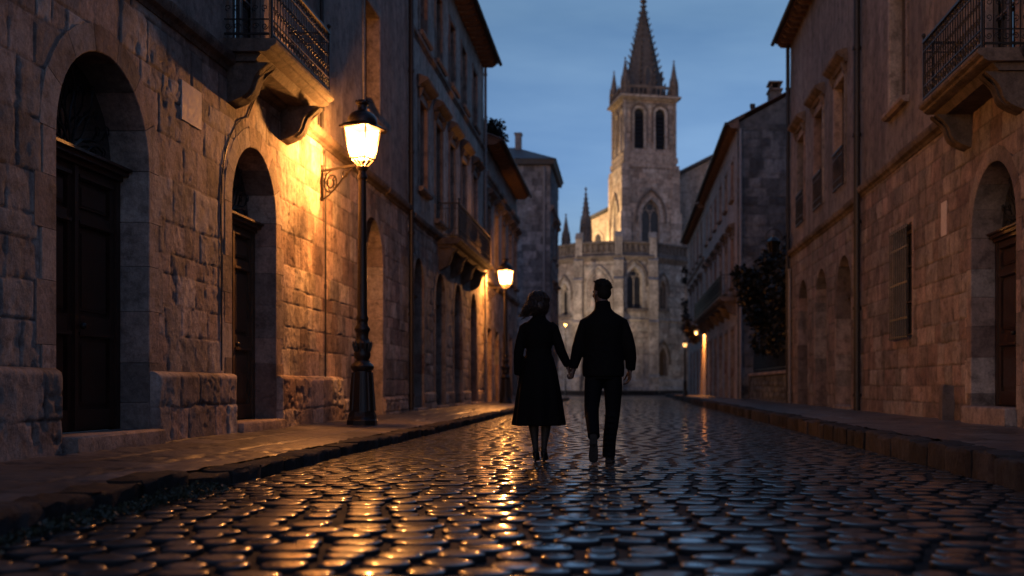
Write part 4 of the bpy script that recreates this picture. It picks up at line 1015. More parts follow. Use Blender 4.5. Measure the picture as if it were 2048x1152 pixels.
#@@STREET
# ------------------------------------------------------------------ ground, road, pavements
mb = MB(); mb.add([(-400, -60, -.16), (400, -60, -.16), (400, 600, -.16), (-400, 600, -.16)], [(0, 1, 2, 3)])
tag(mb.build('ground', M['earth']), kind='structure')
XL, XR = -3.12, 2.92; YC = 64.
def kerb_x(y):  # the left kerb runs a touch wider near the camera and both open into the square
    return XL - .012 * max(0, 9 - y) ** 1.3
def road_mesh():
    rng = np.random.RandomState(4); V = []; Q = []; T = []; o = 0
    rings = [(1.0, -.05), (.985, -.02), (.95, -.0075), (.89, -.0016), (.6, .0), (.12, .0005)]
    y = 2.2; row = 0
    while y < YC:
        d = rng.uniform(.2, .245); near = y < 42; seg = 14 if y < 12 else (10 if near else 8)
        rr = rings if near else [rings[0], rings[2], rings[3], rings[5]]
        x = XL - (.5 if y < 9 else .02) - rng.uniform(0, .2)
        fl = 1 - .78 * min(1, max(0, (y - 5.5) / 6.5)) ** .7      # towards the square a film of water levels the setts
        th = np.arange(seg) * 2 * PI / seg; c, s = np.cos(th), np.sin(th)
        ex = 2 / 2.3; cx = np.sign(c) * np.abs(c) ** ex; sx = np.sign(s) * np.abs(s) ** ex
        while x < XR + .1:
            w = rng.uniform(.19, .33); hw = w / 2 - rng.uniform(.013, .031); hd = d / 2 - rng.uniform(.013, .027)
            xc = x + w / 2; yc = y + d / 2 + rng.uniform(-.014, .014); z0 = (rng.normal(0, .0045) - .006) * max(fl, .35)
            if rng.rand() < .035: z0 -= .012 * fl
            tx, ty = rng.normal(0, .011) * (.5 + .5 * fl), (rng.normal(0, .014) + .03) * (.3 + .7 * fl); wob = 1 + rng.uniform(-.08, .08, seg); ro = rng.uniform(-.14, .14)
            crown = .018 * (((xc - .1) / 3.0) ** 2)
            dome = rng.uniform(.4, 1.0); t = (rng.rand(), rng.rand())
            for k, (f, zz) in enumerate(rr):
                px = hw * f * cx * wob; py = hd * f * sx * wob
                qx = px * math.cos(ro) - py * math.sin(ro); qy = px * math.sin(ro) + py * math.cos(ro)
                pz = z0 - crown + (zz * ((dome * fl) if zz > -.03 else 1.)) + (qx * tx + qy * ty) * (1. if k else 0.)
                V.append(np.stack([xc + qx, yc + qy, pz], 1)); g = 1. if k == 0 else (.85 if k == 1 else (.42 if k == 2 else (.12 if k == 3 else 0.)) if near else (.42 if k == 1 else 0.))
                T.append(np.tile([t[0], g, t[1]], (seg, 1)))
            i = np.arange(seg); j = (i + 1) % seg
            for k in range(len(rr) - 1): Q.append(np.stack([o + k * seg + i, o + k * seg + j, o + (k + 1) * seg + j, o + (k + 1) * seg + i], 1))
            m = o + (len(rr) - 1) * seg; h = seg // 2
            Q.append(np.array([[m + a, m + a + 1, m + seg - 2 - a, m + seg - 1 - a] for a in range(h - 1)]))
            o += seg * len(rr); x += w
        y += d; row += 1
    # the joints: one dark sheet under the stones
    x = np.arange(-4.2, 3.15, .18); yy = np.arange(1.5, YC + .3, .2); X, Y = np.meshgrid(x, yy, indexing='ij')
    t = np.clip((Y - 5.5) / 6.5, 0, 1) ** .7
    Z = -.034 + .0275 * t + (.014 - .011 * t) * (vnoise(X * .9, Y * .9, 77, 3) - .5) - .018 * (((X - .1) / 3) ** 2)
    V.append(np.stack([X, Y, Z], -1).reshape(-1, 3)); T.append(np.tile([.1, .9, .3], (X.size, 1)))
    i = o + np.arange(X.size).reshape(X.shape); Q.append(np.stack([i[:-1, :-1], i[1:, :-1], i[1:, 1:], i[:-1, 1:]], -1).reshape(-1, 4))
    return np_mesh('road', np.concatenate(V), np.concatenate(Q), M['cobble'], None, np.concatenate(T))
tag(road_mesh(), kind='structure')
mb = MB(); mb.add([(-40, YC, -.012), (40, YC, -.012), (40, 150, -.012), (-40, 150, -.012)], [(0, 1, 2, 3)]); tag(mb.build('square', M['far_road']), kind='structure')

def pavement(x0, x1, z0, z1, ya, yb, seed):
    u = Vector((0, 1, 0)); v = Vector((x1 - x0, 0, z1 - z0)); L = v.length; v.normalize(); n = v.cross(u) if v.x < 0 else u.cross(v) * -1
    n = Vector((-v.z * (1 if v.x > 0 else 1), 0, v.x)); n = n if n.z > 0 else -n
    o = relief('pavement', Fr((x0, 0, z0), u, n, v), ya, yb, 0, L, .05, .028, M['pave'], None, (), 'slab', seed, row=(.45, .62), blk=(.5, 1.15), depth=.011, jw=.03, wob=.03, ero=1.3)
    return tag(o, kind='structure')
pavement(XL - .26, -5.16, .085, .15, 3.0, 62, 3); pavement(XR + .26, 5.24, .2, .205, 6, 62, 4)
def sheet(name, x0, x1, y0, y1, z): m = MB(); m.box(x0, x1, y0, y1, -.15, z); tag(m.build(name, M['pave']), kind='structure')
sheet('pavement', XR + .3, 4.72, 62.0, 82, .19)

def kerb(side, ya, yb, zt, seed):
    rg = random.Random(seed); mb = MB(); y = ya
    while y < yb:
        L = rg.uniform(.38, .85); x = (XL if side < 0 else XR) + rg.uniform(-.022, .022); z = zt + rg.uniform(-.016, .016)
        if side < 0 and y < 7.6: x -= .06; z += .035
        y2 = min(y + L, yb); bv = rg.uniform(.018, .045); w = .29
        a, b = (x - w, x) if side < 0 else (x, x + w)
        n = 6; prof = [(0, -.14), (0, z - bv), (bv * .3, z - bv * .3), (bv, z), (w * .6, z + .004), (w, z)]
        vs = []
        for i in range(n + 1):
            yy = y + .006 + (y2 - y - .012) * i / n; e = .02 if i in (0, n) else 0
            for h, zz in prof:
                jx = rg.uniform(-.013, .013); jz = rg.uniform(-.01, .01) if zz > 0 else 0
                xx = (x - h - e * (h < .02)) if side < 0 else (x + h + e * (h < .02)); vs.append((xx + jx, yy, zz + jz - e * (zz > 0) * .6))
        m = len(prof); fs = [(i * m + k, i * m + k + 1, (i + 1) * m + k + 1, (i + 1) * m + k) for i in range(n) for k in range(m - 1)]
        fs += [tuple(range(m)), tuple(n * m + k for k in range(m))]
        mb.add(vs, fs, (rg.random(), rg.choice((0, 0, .2)), rg.random())); y = y2
    return tag(mb.build('kerb', M['kerb'], None, smooth=50), kind='structure')
kerb(-1, 3.0, 62, .09, 5); kerb(1, 6.0, 80, .205, 6)

# moss and weeds along the broken kerb on the near left
def moss_bed():
    rg = random.Random(3); mb = MB(); vn1 = lambda y: .5 + .5 * math.sin(y * 3.1) * math.sin(y * 1.3 + 1)
    for i in range(2600):
        y = rg.uniform(4.4, 8.3); c = vn1(y); x = XL + .0 + abs(rg.gauss(0, .05 + .07 * c)); z = rg.uniform(-.03, .07 * c) * (1 if x < XL + .08 else .35)
        d = Vector((rg.gauss(.4, 1), rg.gauss(0, 1), rg.gauss(.6, .7))).normalized(); e = d.cross(Vector((rg.gauss(0, 1), rg.gauss(0, 1), rg.gauss(0, 1)))).normalized(); l = rg.uniform(.012, .04); w = l * .35
        p = Vector((x, y, z)); mb.add([p, p + d * l * .5 + e * w, p + d * l, p + d * l * .5 - e * w], [(0, 1, 2, 3)])
    for i in range(500):
        y = rg.uniform(4.4, 8.3); x = XL + .02 + abs(rg.gauss(0, .05)); a = rg.uniform(0, 6.3); l = rg.uniform(.03, .1) * vn1(y)
        mb.add([(x, y, 0), (x + .006, y, 0), (x + l * .5 * math.cos(a), y + l * .5 * math.sin(a), l)], [(0, 1, 2)])
    return mb.build('moss', M['moss'], None, smooth=80)
tag(moss_bed(), 'damp dark moss and weeds growing along the broken left kerb', 'moss', kind='stuff')

# ------------------------------------------------------------------ lamps
def make_lamp():
    t = empty('street_lamp', (-4.25, 17.8, .11), 'big lit street lamp nearest the camera, glowing on the wall by the balcony', 'street lamp', 'lit street lamps along the left pavement')
    b = MB(); b.lathe([(.245, 0), (.245, .09), (.235, .1), (.225, .17), (.21, .2), (.205, .23)], 8, (0, 0, 0), PI / 8)
    b.lathe([(.2, .2), (.185, .3), (.17, .6), (.155, .82), (.15, .88), (.17, .9), (.185, .93), (.19, .96), (.17, .99), (.13, 1.02), (.12, 1.05)], 16)
    for k in range(8):
        a = k * PI / 4; b.loft([(.19 * math.cos(a), .19 * math.sin(a), .24), (.172 * math.cos(a), .172 * math.sin(a), .55), (.152 * math.cos(a), .152 * math.sin(a), .86)], [(.03, .014), (.026, .012), (.02, .01)], 6)
    b.build('base', M['lampiron'], t, True, 40)
    p = MB(); p.lathe([(.1, 1.0), (.1, 1.06), (.125, 1.1), (.135, 1.16), (.11, 1.22), (.115, 1.26), (.145, 1.3), (.15, 1.33), (.12, 1.36), (.095, 1.42), (.1, 1.5), (.125, 1.54), (.125, 1.57), (.09, 1.62), (.085, 1.68), (.1, 1.71), (.1, 1.74), (.082, 1.78), (.078, 2.2), (.07, 3.0), (.06, 3.95), (.075, 3.97), (.078, 4.02), (.06, 4.05), (.06, 4.1), (.095, 4.13), (.1, 4.17), (.04, 4.19)], 20)
    for k in range(12):
        a = k * PI / 6; p.loft([(.12 * math.cos(a), .12 * math.sin(a), 1.2), (.142 * math.cos(a), .142 * math.sin(a), 1.3), (.15 * math.cos(a), .15 * math.sin(a), 1.36)], [.018, .024, .01], 5)
    p.build('post', M['lampiron'], t, True, 35)
    rot = R(-22); zb, zt, hb, ht = 4.30, 4.79, .137, .207
    def cn(h, z, k): a = rot + PI / 4 + k * PI / 2; r = h * math.sqrt(2); return Vector((r * math.cos(a), r * math.sin(a), z))
    L = MB()
    for k in range(4):
        L.tube([cn(hb + .006, zb, k), cn(ht + .006, zt, k)], .014, 6)
        L.tube([cn(hb + .004, zb, k), cn(hb + .004, zb, k + 1)], .017, 6)
        L.loft([cn(.045, 4.13, k), cn(.07, 4.2, k), cn(hb * .96, zb - .012, k)], [.019, .014, .018], 6)
        L.loft([(cn(.03, 4.15, k) + cn(.03, 4.15, k + 1)) / 2, (cn(.07, 4.22, k) + cn(.07, 4.22, k + 1)) / 2, (cn(hb, zb - .01, k) + cn(hb, zb - .01, k + 1)) / 2], [.014, .01, .012], 6)
    fr_ = L.build('lantern_frame', M['lampiron'], t, True, 50)
    H = MB(); q = math.sqrt(2)
    H.lathe([(ht * q * .98, zt), (ht * q * 1.27, zt - .004), (ht * q * 1.28, zt + .02), (ht * q * 1.1, zt + .045), (ht * q * .95, zt + .075)], 4, (0, 0, 0), rot + PI / 4)
    H.lathe([(.235, zt + .07), (.238, zt + .11), (.225, zt + .17), (.185, zt + .225), (.13, zt + .262), (.085, zt + .28), (.074, zt + .3), (.072, zt + .37), (.1, zt + .385), (.106, zt + .4), (.1, zt + .425), (.07, zt + .44), (.06, zt + .455), (.02, zt + .46)], 24)
    for k in range(10):
        a = k * PI / 5; H.ball((.1 * math.cos(a), .1 * math.sin(a), zt + .43), .018, 6, 4)
    H.build('lantern_hood', M['lampiron'], t, True, 40)
    for k in range(4):
        g = MB(); m = .006; d = .01
        c = [cn(hb - d, zb + m, k), cn(hb - d, zb + m, k + 1), cn(ht - d, zt - m, k + 1), cn(ht - d, zt - m, k)]
        i = .03; c2 = [c[0].lerp(c[1], i), c[1].lerp(c[0], i), c[2].lerp(c[3], i), c[3].lerp(c[2], i)]
        g.add(c2, [(0, 1, 2, 3)]); g.build('glass_pane', M['lampglass'], t, True)
    return t
def lamp_bracket(t, reach):    # iron arm from the wall to the post's neck
    r = Vector(reach); L = r.length; f = Fr((0, 0, 0), r, Vector((-r.y, r.x, 0)))
    m = MB(); m.fbox(f, .05, L, 4.2, 4.235, -.015, .015); m.fbox(f, L - .05, L - .015, 3.72, 4.32, -.02, .02); m.fbox(f, L - .02, L + .02, 3.78, 3.86, -.05, .05); m.fbox(f, L - .02, L + .02, 4.14, 4.22, -.05, .05)
    scroll(m, f, (L - .28, 4.0), .2, 0, 1.9, -1, .014, PI / 2); scroll(m, f, (L - .62, 4.11), .085, 0, 1.5, 1, .011, PI / 2)
    m.tube([f.pt(L - .05, 3.74, 0), f.pt(L - .2, 3.79, 0), f.pt(L - .42, 3.92, 0), f.pt(L - .58, 4.05, 0), f.pt(L - .85, 4.2, 0)], .014, 5)
    for k in range(5): scroll(m, f, (L - .28 + .1 * math.cos(k * 1.25), 4.0 + .1 * math.sin(k * 1.25)), .045, 0, 1., 1, .008, k)
    m.build('bracket', M['lampiron'], t, True)
lamp = make_lamp()
def copy_tree(o, parent=None):
    c = o.copy(); col.objects.link(c); c.parent = parent
    for ch in list(o.children): copy_tree(ch, c)
    return c
lamp2 = copy_tree(lamp)
lamp2.location = (-4.3, 39.6, .11); lamp2['label'] = 'middle lit street lamp beside the woman, below the end of the long balcony'
lamp.scale = (1.005,) * 3
lamp_bracket(lamp, (-.85, .62, 0)); lamp_bracket(lamp2, (-.8, .66, 0))

def bulb(loc, e, r=.06):
    l = bpy.data.lights.new('lamp_and_fill', 'POINT'); l.energy = e; l.color = (1, .37, .08); l.shadow_soft_size = r
    o = bpy.data.objects.new('lamp_and_fill', l); col.objects.link(o); o.location = loc
for q_, e_ in ((lamp, 1400), (lamp2, 1150)): bulb(q_.location + Vector((0, 0, 4.55 * q_.scale.z)), e_)
bulb((3.27, 60, 2.98), 5, .05)

def wall_fill_spot(loc, aim, e):   # unseen spot added inside a lantern to brighten the wall
    l = bpy.data.lights.new('lamp_and_fill', 'SPOT'); l.energy = e; l.color = (1, .345, .068); l.spot_size = R(155); l.spot_blend = 1.0; l.shadow_soft_size = .06
    o = bpy.data.objects.new('lamp_and_fill', l); col.objects.link(o); o.location = loc; o.rotation_euler = (-Vector(aim)).to_track_quat('Z', 'Y').to_euler()
for q_, e_ in ((lamp, 1500), (lamp2, 1600)): wall_fill_spot(q_.location + Vector((0, 0, 4.55 * q_.scale.z)), (-.85, -.12, -1), e_)
wall_fill_spot((4.24, 65.4, 3.95), (1, -.1, -1.1), 1500)

def small_lantern(mb_f, mb_g, c, s, rot=0.):
    q = math.sqrt(2)
    mb_f.lathe([(s * .5, .98 * s), (s * .75, s), (s * .7, 1.06 * s), (s * .3, 1.4 * s), (s * .08, 1.5 * s), (s * .1, 1.6 * s), (.005, 1.75 * s)], 6, c, rot)
    mb_f.lathe([(.01, -.35 * s), (s * .15, -.2 * s), (s * .42, -.03 * s), (s * .4, 0)], 6, c, rot)
    for k in range(6):
        a = rot + k * PI / 3; mb_f.tube([(c[0] + s * .4 * math.cos(a), c[1] + s * .4 * math.sin(a), c[2]), (c[0] + s * .6 * math.cos(a), c[1] + s * .6 * math.sin(a), c[2] + s)], .012, 4)
    vs = [(c[0] + s * f * math.cos(rot + k * PI / 3), c[1] + s * f * math.sin(rot + k * PI / 3), c[2] + z) for f, z in ((.38, .01), (.57, s * .97)) for k in range(6)]
    mb_g.add(vs, [(k, (k + 1) % 6, 6 + (k + 1) % 6, 6 + k) for k in range(6)])
FLm = empty('street_lamp', (-4.6, 85, 0), 'thin tall lamp post with tiny dim lantern before the church, between the couple', 'street lamp')
p = MB(); p.lathe([(.12, 0), (.12, .1), (.08, .25), (.06, .9), (.05, .95), (.03, 5.2), (.04, 5.22), (.03, 5.3)], 10); p.build('post', M['lampiron'], FLm, True, 40)
f_, g_ = MB(), MB(); small_lantern(f_, g_, (0, 0, 5.36), .2); f_.build('lantern_frame', M['lampiron'], FLm, True); g_.build('glass_pane', M['lampglass_dim'], FLm, True)
bulb((-4.6, 85, 5.47), 60, .05)
LR = empty('street_lamp', (3.27, 60, .19), 'slim short lamp post with small lit lantern at the far right kerb', 'street lamp')
p = MB(); p.lathe([(.14, 0), (.14, .1), (.1, .2), (.09, .7), (.11, .75), (.06, .85), (.045, 2.4), (.06, 2.45), (.04, 2.5), (.03, 2.62)], 12); p.build('post', M['lampiron'], LR, True, 40)
f_, g_ = MB(), MB(); small_lantern(f_, g_, (0, 0, 2.68), .22); f_.build('lantern_frame', M['lampiron'], LR, True); g_.build('glass_pane', M['lampglass_small'], LR, True)
WL = empty('wall_lantern', (4.7, 65.6, 3.6), 'lit wall lantern glowing under the far end of the right balcony', 'wall lantern')
f_, g_ = MB(), MB(); small_lantern(f_, g_, (-.46, 0, .24), .2); f_.tube([(0, 0, .85), (-.2, 0, .9), (-.46, 0, .58)], .016, 5); f_.box(-.02, .02, -.06, .06, .7, 1.0)
f_.build('lantern_frame', M['lampiron'], WL, True); g_.build('glass_pane', M['lampglass_small'], WL, True)
UL = empty('wall_lantern', (5.2, 34.62, 4.9), 'unlit iron lantern silhouette on a bracket above the dark tree', 'wall lantern')
f_, g_ = MB(), MB(); small_lantern(f_, g_, (-.52, 0, .05), .34)
f_.tube([(.1, 0, .42), (-.25, 0, .45), (-.9, 0, .42)], .018, 5); f_.tube([(0, 0, .1), (-.2, 0, .2), (-.35, 0, .42)], .014, 5)
f_.tube([(-.52 + .26 * math.cos(a * PI / 8), 0, .5 + .3 * math.sin(a * PI / 8)) for a in range(9)], .016, 5)
f_.build('lantern_frame', M['lampiron'], UL, True); g_.build('glass_pane', M['blackened'], UL, True)

# ------------------------------------------------------------------ plants
def leaves(mb, rg, c, r, n, s, droop=0.):
    for i in range(n):
        d = Vector((rg.gauss(0, 1), rg.gauss(0, 1), rg.gauss(0, 1))).normalized() * (rg.random() ** .45)
        p = Vector((c[0] + d.x * r[0], c[1] + d.y * r[1], c[2] + d.z * r[2]))
        a = Vector((rg.gauss(0, 1), rg.gauss(0, 1), rg.gauss(0, .7) - droop)).normalized(); b = a.cross(Vector((rg.gauss(0, 1), rg.gauss(0, 1), rg.gauss(0, 1)))).normalized()
        l = s * rg.uniform(.6, 1.3); w = l * .34
        mb.add([p, p + a * l * .5 + b * w, p + a * l, p + a * l * .5 - b * w], [(0, 1, 2, 3)])
TR = empty('tree', (5.75, 39.5, .15), 'dark bushy tree leaning over the garden wall between two right houses', 'tree')
rg = random.Random(12); tr = MB()
tr.loft([(5.75, 39.5, .1), (5.7, 39.4, 1.2), (5.5, 39.2, 2.3), (5.3, 38.9, 3.3), (5.1, 38.6, 4.3)], [.16, .13, .11, .09, .04], 10)
for e in ((4.2, 38.2, 4.3), (4.4, 39.6, 3.6), (5.6, 36.6, 4.8), (5.2, 40.5, 4.7), (6.2, 38.4, 5.0), (5.3, 36.2, 3.6)):
    m = Vector((5.45, 39.1, 2.6)); tr.loft([m, m.lerp(Vector(e), .5) + Vector((0, 0, .25)), e], [.07, .05, .015], 7)
tr.build('trunk', M['bark'], TR, smooth=60)
cr = MB(); cw = MB()
cl = [(4.3, 38.3, 4.35, .55), (4.05, 38.6, 4.7, .35), (4.6, 39, 3.9, .6), (4.45, 38.2, 3.3, .4), (4.9, 38.4, 4.6, .7), (5.2, 38, 5.0, .6), (5.4, 37.6, 4.2, .75), (5.7, 37, 4.9, .7), (5.75, 36.6, 5.5, .5), (5.3, 36.6, 3.8, .6), (5.6, 36, 4.4, .6),
      (4.9, 39.6, 3.2, .6), (5.4, 38.6, 3.2, .7), (5.5, 37, 2.9, .6), (5.7, 36, 3.3, .55), (5.3, 40.5, 4.4, .7), (5.7, 40, 5.2, .5), (5.2, 40.8, 3.2, .6), (5.3, 38, 2.4, .5), (5.6, 39.4, 2.2, .6), (5.4, 41.5, 2.4, .7), (5.5, 36.8, 2.2, .45), (5.9, 38.4, 1.9, .6), (4.25, 38.4, 3.75, .35), (5.75, 36.2, 5.9, .3), (5.0, 38.1, 5.35, .3)]
for x, y, z, r in cl: leaves(cw if (z < 4 and y < 37.5) else cr, rg, (x, y, z), (r, r, r * .8), int(420 * (r / .55) ** 2), .17, .3)
cr.build('crown', M['leaf'], TR, fix=False); cw.build('crown', M['leaf_warm'], TR, fix=False)
HP = empty('hanging_plant', (4.25, 66.9, 3.9), 'bushy plant hanging from the balcony end near the far right lantern', 'plant')
m = MB(); leaves(m, rg, (3.95, 66.9, 4.15), (.45, .4, .35), 300, .2, .4); leaves(m, rg, (3.75, 67, 4.75), (.3, .3, .4), 160, .2, .2); leaves(m, rg, (4.2, 66.8, 3.7), (.4, .3, .4), 200, .2, .6); m.build('foliage', M['leaf'], HP, fix=False)
m = MB(); m.lathe([(.12, 3.45), (.2, 3.75)], 10, (4.15, 66.9, 0)); m.tube([(4.7, 66.9, 4.3), (4.15, 66.9, 4.3), (4.15, 66.9, 3.7)], .015, 5); m.build('basket', M['iron'], HP)
RP = empty('roof_plant', (-5.0, 41, 10.2), 'scrubby plant growing on the roof edge of the lower left house', 'plant')
m = MB()
for i in range(16):
    y = 40 + rg.random() * 3.0; leaves(m, rg, (-4.75 - rg.random() * .6, y, 10.15 + rg.random() * .35), (.3, .3, .25), 60, .16)
m.build('foliage', M['leaf'], RP, fix=False)
WD = empty('creeper', (4.6, 81, 6), 'wiry creeper clinging to the far end corner of the right row', 'plant')
m = MB()
for z, r in ((9.3, .4), (8.6, .3), (6.9, .35), (6.3, .25), (5.0, .3)): leaves(m, rg, (4.45, 81.5, z), (r, r, r), 70, .22)
m.build('foliage', M['leaf'], WD, fix=False)
#@@PEOPLE
# ------------------------------------------------------------------ people
def solid(name, mb, mat, parent, voxel=.008, smooth=4, fac=.5):
    """fuse overlapping tapered volumes into one continuous skin"""
    o = mb.build(name, mat, parent, True)
    r = o.modifiers.new('r', 'REMESH'); r.mode = 'VOXEL'; r.voxel_size = voxel; r.use_smooth_shade = True
    s = o.modifiers.new('s', 'SMOOTH'); s.iterations = smooth; s.factor = fac
    dg = bpy.context.evaluated_depsgraph_get(); dg.update()
    me = bpy.data.meshes.new_from_object(o.evaluated_get(dg)); o.modifiers.clear(); o.data = me; me.name = name
    me.shade_smooth()
    if not me.materials: me.materials.append(mat)
    return o

def hand(mb, wrist, d, pn, side, s=1., curl=(.5, .5, .35), spread=.05, thumb=.7):
    """d: wrist to knuckles, pn: the way the palm faces, side: towards the thumb"""
    w = Vector(wrist); d = Vector(d).normalized(); pn = Vector(pn); pn = (pn - d * pn.dot(d)).normalized(); sd = d.cross(pn).normalized()
    if sd.dot(Vector(side)) < 0: sd = -sd
    P = .095 * s
    mb.loft([w - d * .03, w, w + d * P * .35, w + d * P * .75, w + d * P], [(.026 * s, .019 * s), (.029 * s, .018 * s), (.038 * s, .017 * s), (.041 * s, .015 * s), (.037 * s, .011 * s)], 12, pn)
    for i, (off, ln, r) in enumerate(((.029, .078, .0088), (.0095, .087, .009), (-.0105, .08, .0086), (-.029, .063, .0076))):
        base = w + d * (P * (.96 - .05 * abs(i - 1.2))) + sd * off * s; a = 0.; p = base - d * .012; pts = [p, base]; rad = [r * s * 1.05, r * s * 1.08]
        dirn = (d + sd * (spread * (1.5 - i))).normalized()
        for k, seg in enumerate((.44, .31, .25)):
            a += curl[k] * (1 + .12 * i); v = dirn * math.cos(a) + pn * math.sin(a)
            pts.append(pts[-1] + v * ln * seg * s); rad.append(r * s * (1.0 - .1 * (k + 1)))
        mb.loft(pts, rad, 8, sd); mb.ball(tuple(pts[-1]), rad[-1], 8, 6)
    b = w + d * P * .22 + sd * .026 * s; t1 = b + (d * .7 + sd * .72 + pn * .25).normalized() * .038 * s
    t2 = t1 + (d * .88 + sd * .3 + pn * thumb * .6).normalized() * .032 * s; t3 = t2 + (d * .9 + pn * thumb).normalized() * .026 * s
    mb.loft([b - sd * .012, b, t1, t2, t3], [.015 * s, .0145 * s, .0115 * s, .0105 * s, .0085 * s], 8, pn); mb.ball(tuple(t3), .0085 * s, 8, 6)

def head(mb, c, s, yaw, fem=False):
    """c: middle of the skull; the face looks along +y turned by yaw (positive to the left)"""
    q = Matrix.Rotation(yaw, 3, 'Z')
    def P(x, y, z): return tuple(Vector(c) + q @ Vector((x, y, z)) * s)
    def E(x, y, z, rx, ry, rz):
        o = len(mb.v); mb.ball((0, 0, 0), (rx * s, ry * s, rz * s), 16, 12)
        for i in range(o, len(mb.v)): mb.v[i] = tuple(Vector(P(x, y, z)) + q @ Vector(mb.v[i]))
    E(0, -.012, .03, .076, .096, .085); E(0, .018, -.02, .066, .075, .085); E(0, .045, -.072, .044, .045, .036); E(0, .07, -.092, .022, .018, .016)
    E(0, .078, .02, .055, .02, .02); E(0, .094, -.008, .011, .016, .03); E(0, .107, -.024, .014, .014, .011)
    E(0, .09, -.052, .024, .012, .0075); E(0, .088, -.064, .02, .011, .007)
    for sx in (-1, 1):
        E(sx * .037, .07, -.02, .022, .022, .022); E(sx * .076, -.008, -.01, .008, .02, .031)
    return P, q

# ---- the man
MX, MY = -.212, 10.86
man = empty('person', (MX, MY, 0), 'man in dark jacket and trousers seen from behind, holding the woman by the hand', 'person')
mb = MB(); hc = (-.02, .03, 1.672)
P, q = head(mb, hc, 1.03, R(32))
mb.loft([(-.005, -.01, 1.46), (-.008, .0, 1.55), (-.016, .02, 1.62)], [(.075, .065), (.06, .062), (.056, .062)], 14)
mb.loft([(0, 0, .92), (0, 0, 1.1), (0, -.005, 1.3), (0, -.01, 1.42), (0, -.008, 1.5)], [(.14, .095), (.13, .09), (.15, .1), (.125, .08), (.07, .06)], 16)
mb.loft([(-.155, -.005, 1.37), (-.248, .0, 1.14), (-.296, .03, .965), (-.299, .035, .905)], [.036, .034, .028, .026], 12)
mb.loft([(.155, -.005, 1.37), (.258, -.015, 1.13), (.262, .06, .93), (.26, .065, .9)], [.036, .034, .028, .027], 12)
hand(mb, (-.298, .03, .925), (-.14, .02, -1), (-1, .1, 0), (0, 1, 0), 1.0, (1.05, 1.15, .6), 0.0, .9)
hand(mb, (.26, .065, .91), (-.03, .04, -1), (-1, -.35, 0), (0, 1, 0), 1.0, (.4, .5, .4), .03, .6)
mb.loft([(.085, 0, .95), (.086, .02, .52), (.045, -.02, .1)], [.08, .045, .032], 12); mb.loft([(-.085, 0, .95), (-.113, -.045, .53), (-.089, -.3, .29)], [.08, .04, .032], 12)
B = solid('body', mb, M['skin'], man, .0055, 3)
for sx in (-1, 1):
    e = MB(); e.ball(P(sx * .033, .084, -.003), .012, 12, 8); e.build('eye', M['eye'], man, True, 180)
# hair: short, tousled
mb = MB()
def HE(x, y, z, rx, ry, rz):
    o = len(mb.v); mb.ball((0, 0, 0), (rx, ry, rz), 16, 12)
    for i in range(o, len(mb.v)): mb.v[i] = tuple(Vector(P(x, y, z)) + q @ Vector(mb.v[i]))
HE(0, -.018, .048, .083, .1, .08); HE(0, -.05, .0, .073, .066, .07); HE(0, .022, .08, .062, .062, .042)
rg = random.Random(5)
for i in range(150):
    a = rg.uniform(0, 2 * PI); e = rg.uniform(.75 if math.sin(a) > .1 else .1, 1.5); d = Vector((math.cos(a) * math.cos(e), math.sin(a) * math.cos(e), math.sin(e)))
    p0 = Vector((d.x * .076, -.015 + d.y * .092, .046 + d.z * .074)); t = Vector((rg.gauss(0, .5), rg.gauss(.2, .5), .2))
    p1 = p0 + (d * .014 + t * .006); p2 = p1 + (d * .005 + t * .01)
    mb.loft([P(*p0), P(*p1), P(*p2)], [.012, .01, .005], 6)
solid('hair', mb, M['hair_m'], man, .006, 1)
# jacket: boxy, collar up, hem just over the hips
mb = MB()
def fold(amp, n, ph): return lambda i, a: 1 + amp * math.sin(n * a + ph + i * .8)
mb.loft([(0, 0, .845), (0, 0, .86), (0, 0, .93), (0, 0, 1.03), (0, 0, 1.15), (0, -.005, 1.28), (0, -.012, 1.37), (-.003, -.014, 1.43), (-.005, -.012, 1.475), (-.006, -.008, 1.51)],
        [(.195, .145), (.205, .152), (.208, .152), (.2, .145), (.205, .145), (.222, .15), (.222, .14), (.185, .115), (.12, .09), (.085, .078)], 40, (0, 1, 0), True, fold(.012, 7, .3))
mb.loft([(-.006, -.008, 1.49), (-.008, -.004, 1.55), (-.01, 0, 1.585)], [(.09, .082), (.078, .078), (.074, .076)], 20)
mb.loft([(-.13, -.01, 1.39), (-.18, -.01, 1.372), (-.218, -.005, 1.25), (-.25, 0, 1.13), (-.272, .016, 1.03), (-.297, .03, .94), (-.298, .031, .93)], [(.066, .066), (.064, .07), (.064, .068), (.062, .062), (.056, .055), (.045, .043), (.043, .041)], 18, (0, 1, 0), True, fold(.05, 3, 1.))
mb.loft([(.13, -.01, 1.39), (.18, -.01, 1.372), (.226, -.012, 1.25), (.258, -.015, 1.13), (.272, .015, 1.03), (.268, .058, .925), (.266, .06, .915)], [(.066, .066), (.064, .07), (.066, .068), (.064, .064), (.058, .057), (.048, .045), (.045, .042)], 18, (0, 1, 0), True, fold(.05, 3, 2.))
rg = random.Random(8)
for i in range(24):   # soft creases on the back
    x = rg.uniform(-.11, .11); z = rg.uniform(.92, 1.3); a = rg.uniform(-.5, .5); l = rg.uniform(.04, .075)
    yy = lambda q: -.15 * math.sqrt(max(.05, 1 - (q / .212) ** 2)) + .004
    xs = [x - l * math.cos(a), x, x + l * math.cos(a)]
    mb.loft([(xs[0], yy(xs[0]) + .006, z - l * math.sin(a)), (xs[1], yy(xs[1]), z), (xs[2], yy(xs[2]) + .006, z + l * math.sin(a))], [.005, .01, .005], 6)
J = solid('jacket', mb, M['jacket'], man, .008, 3)
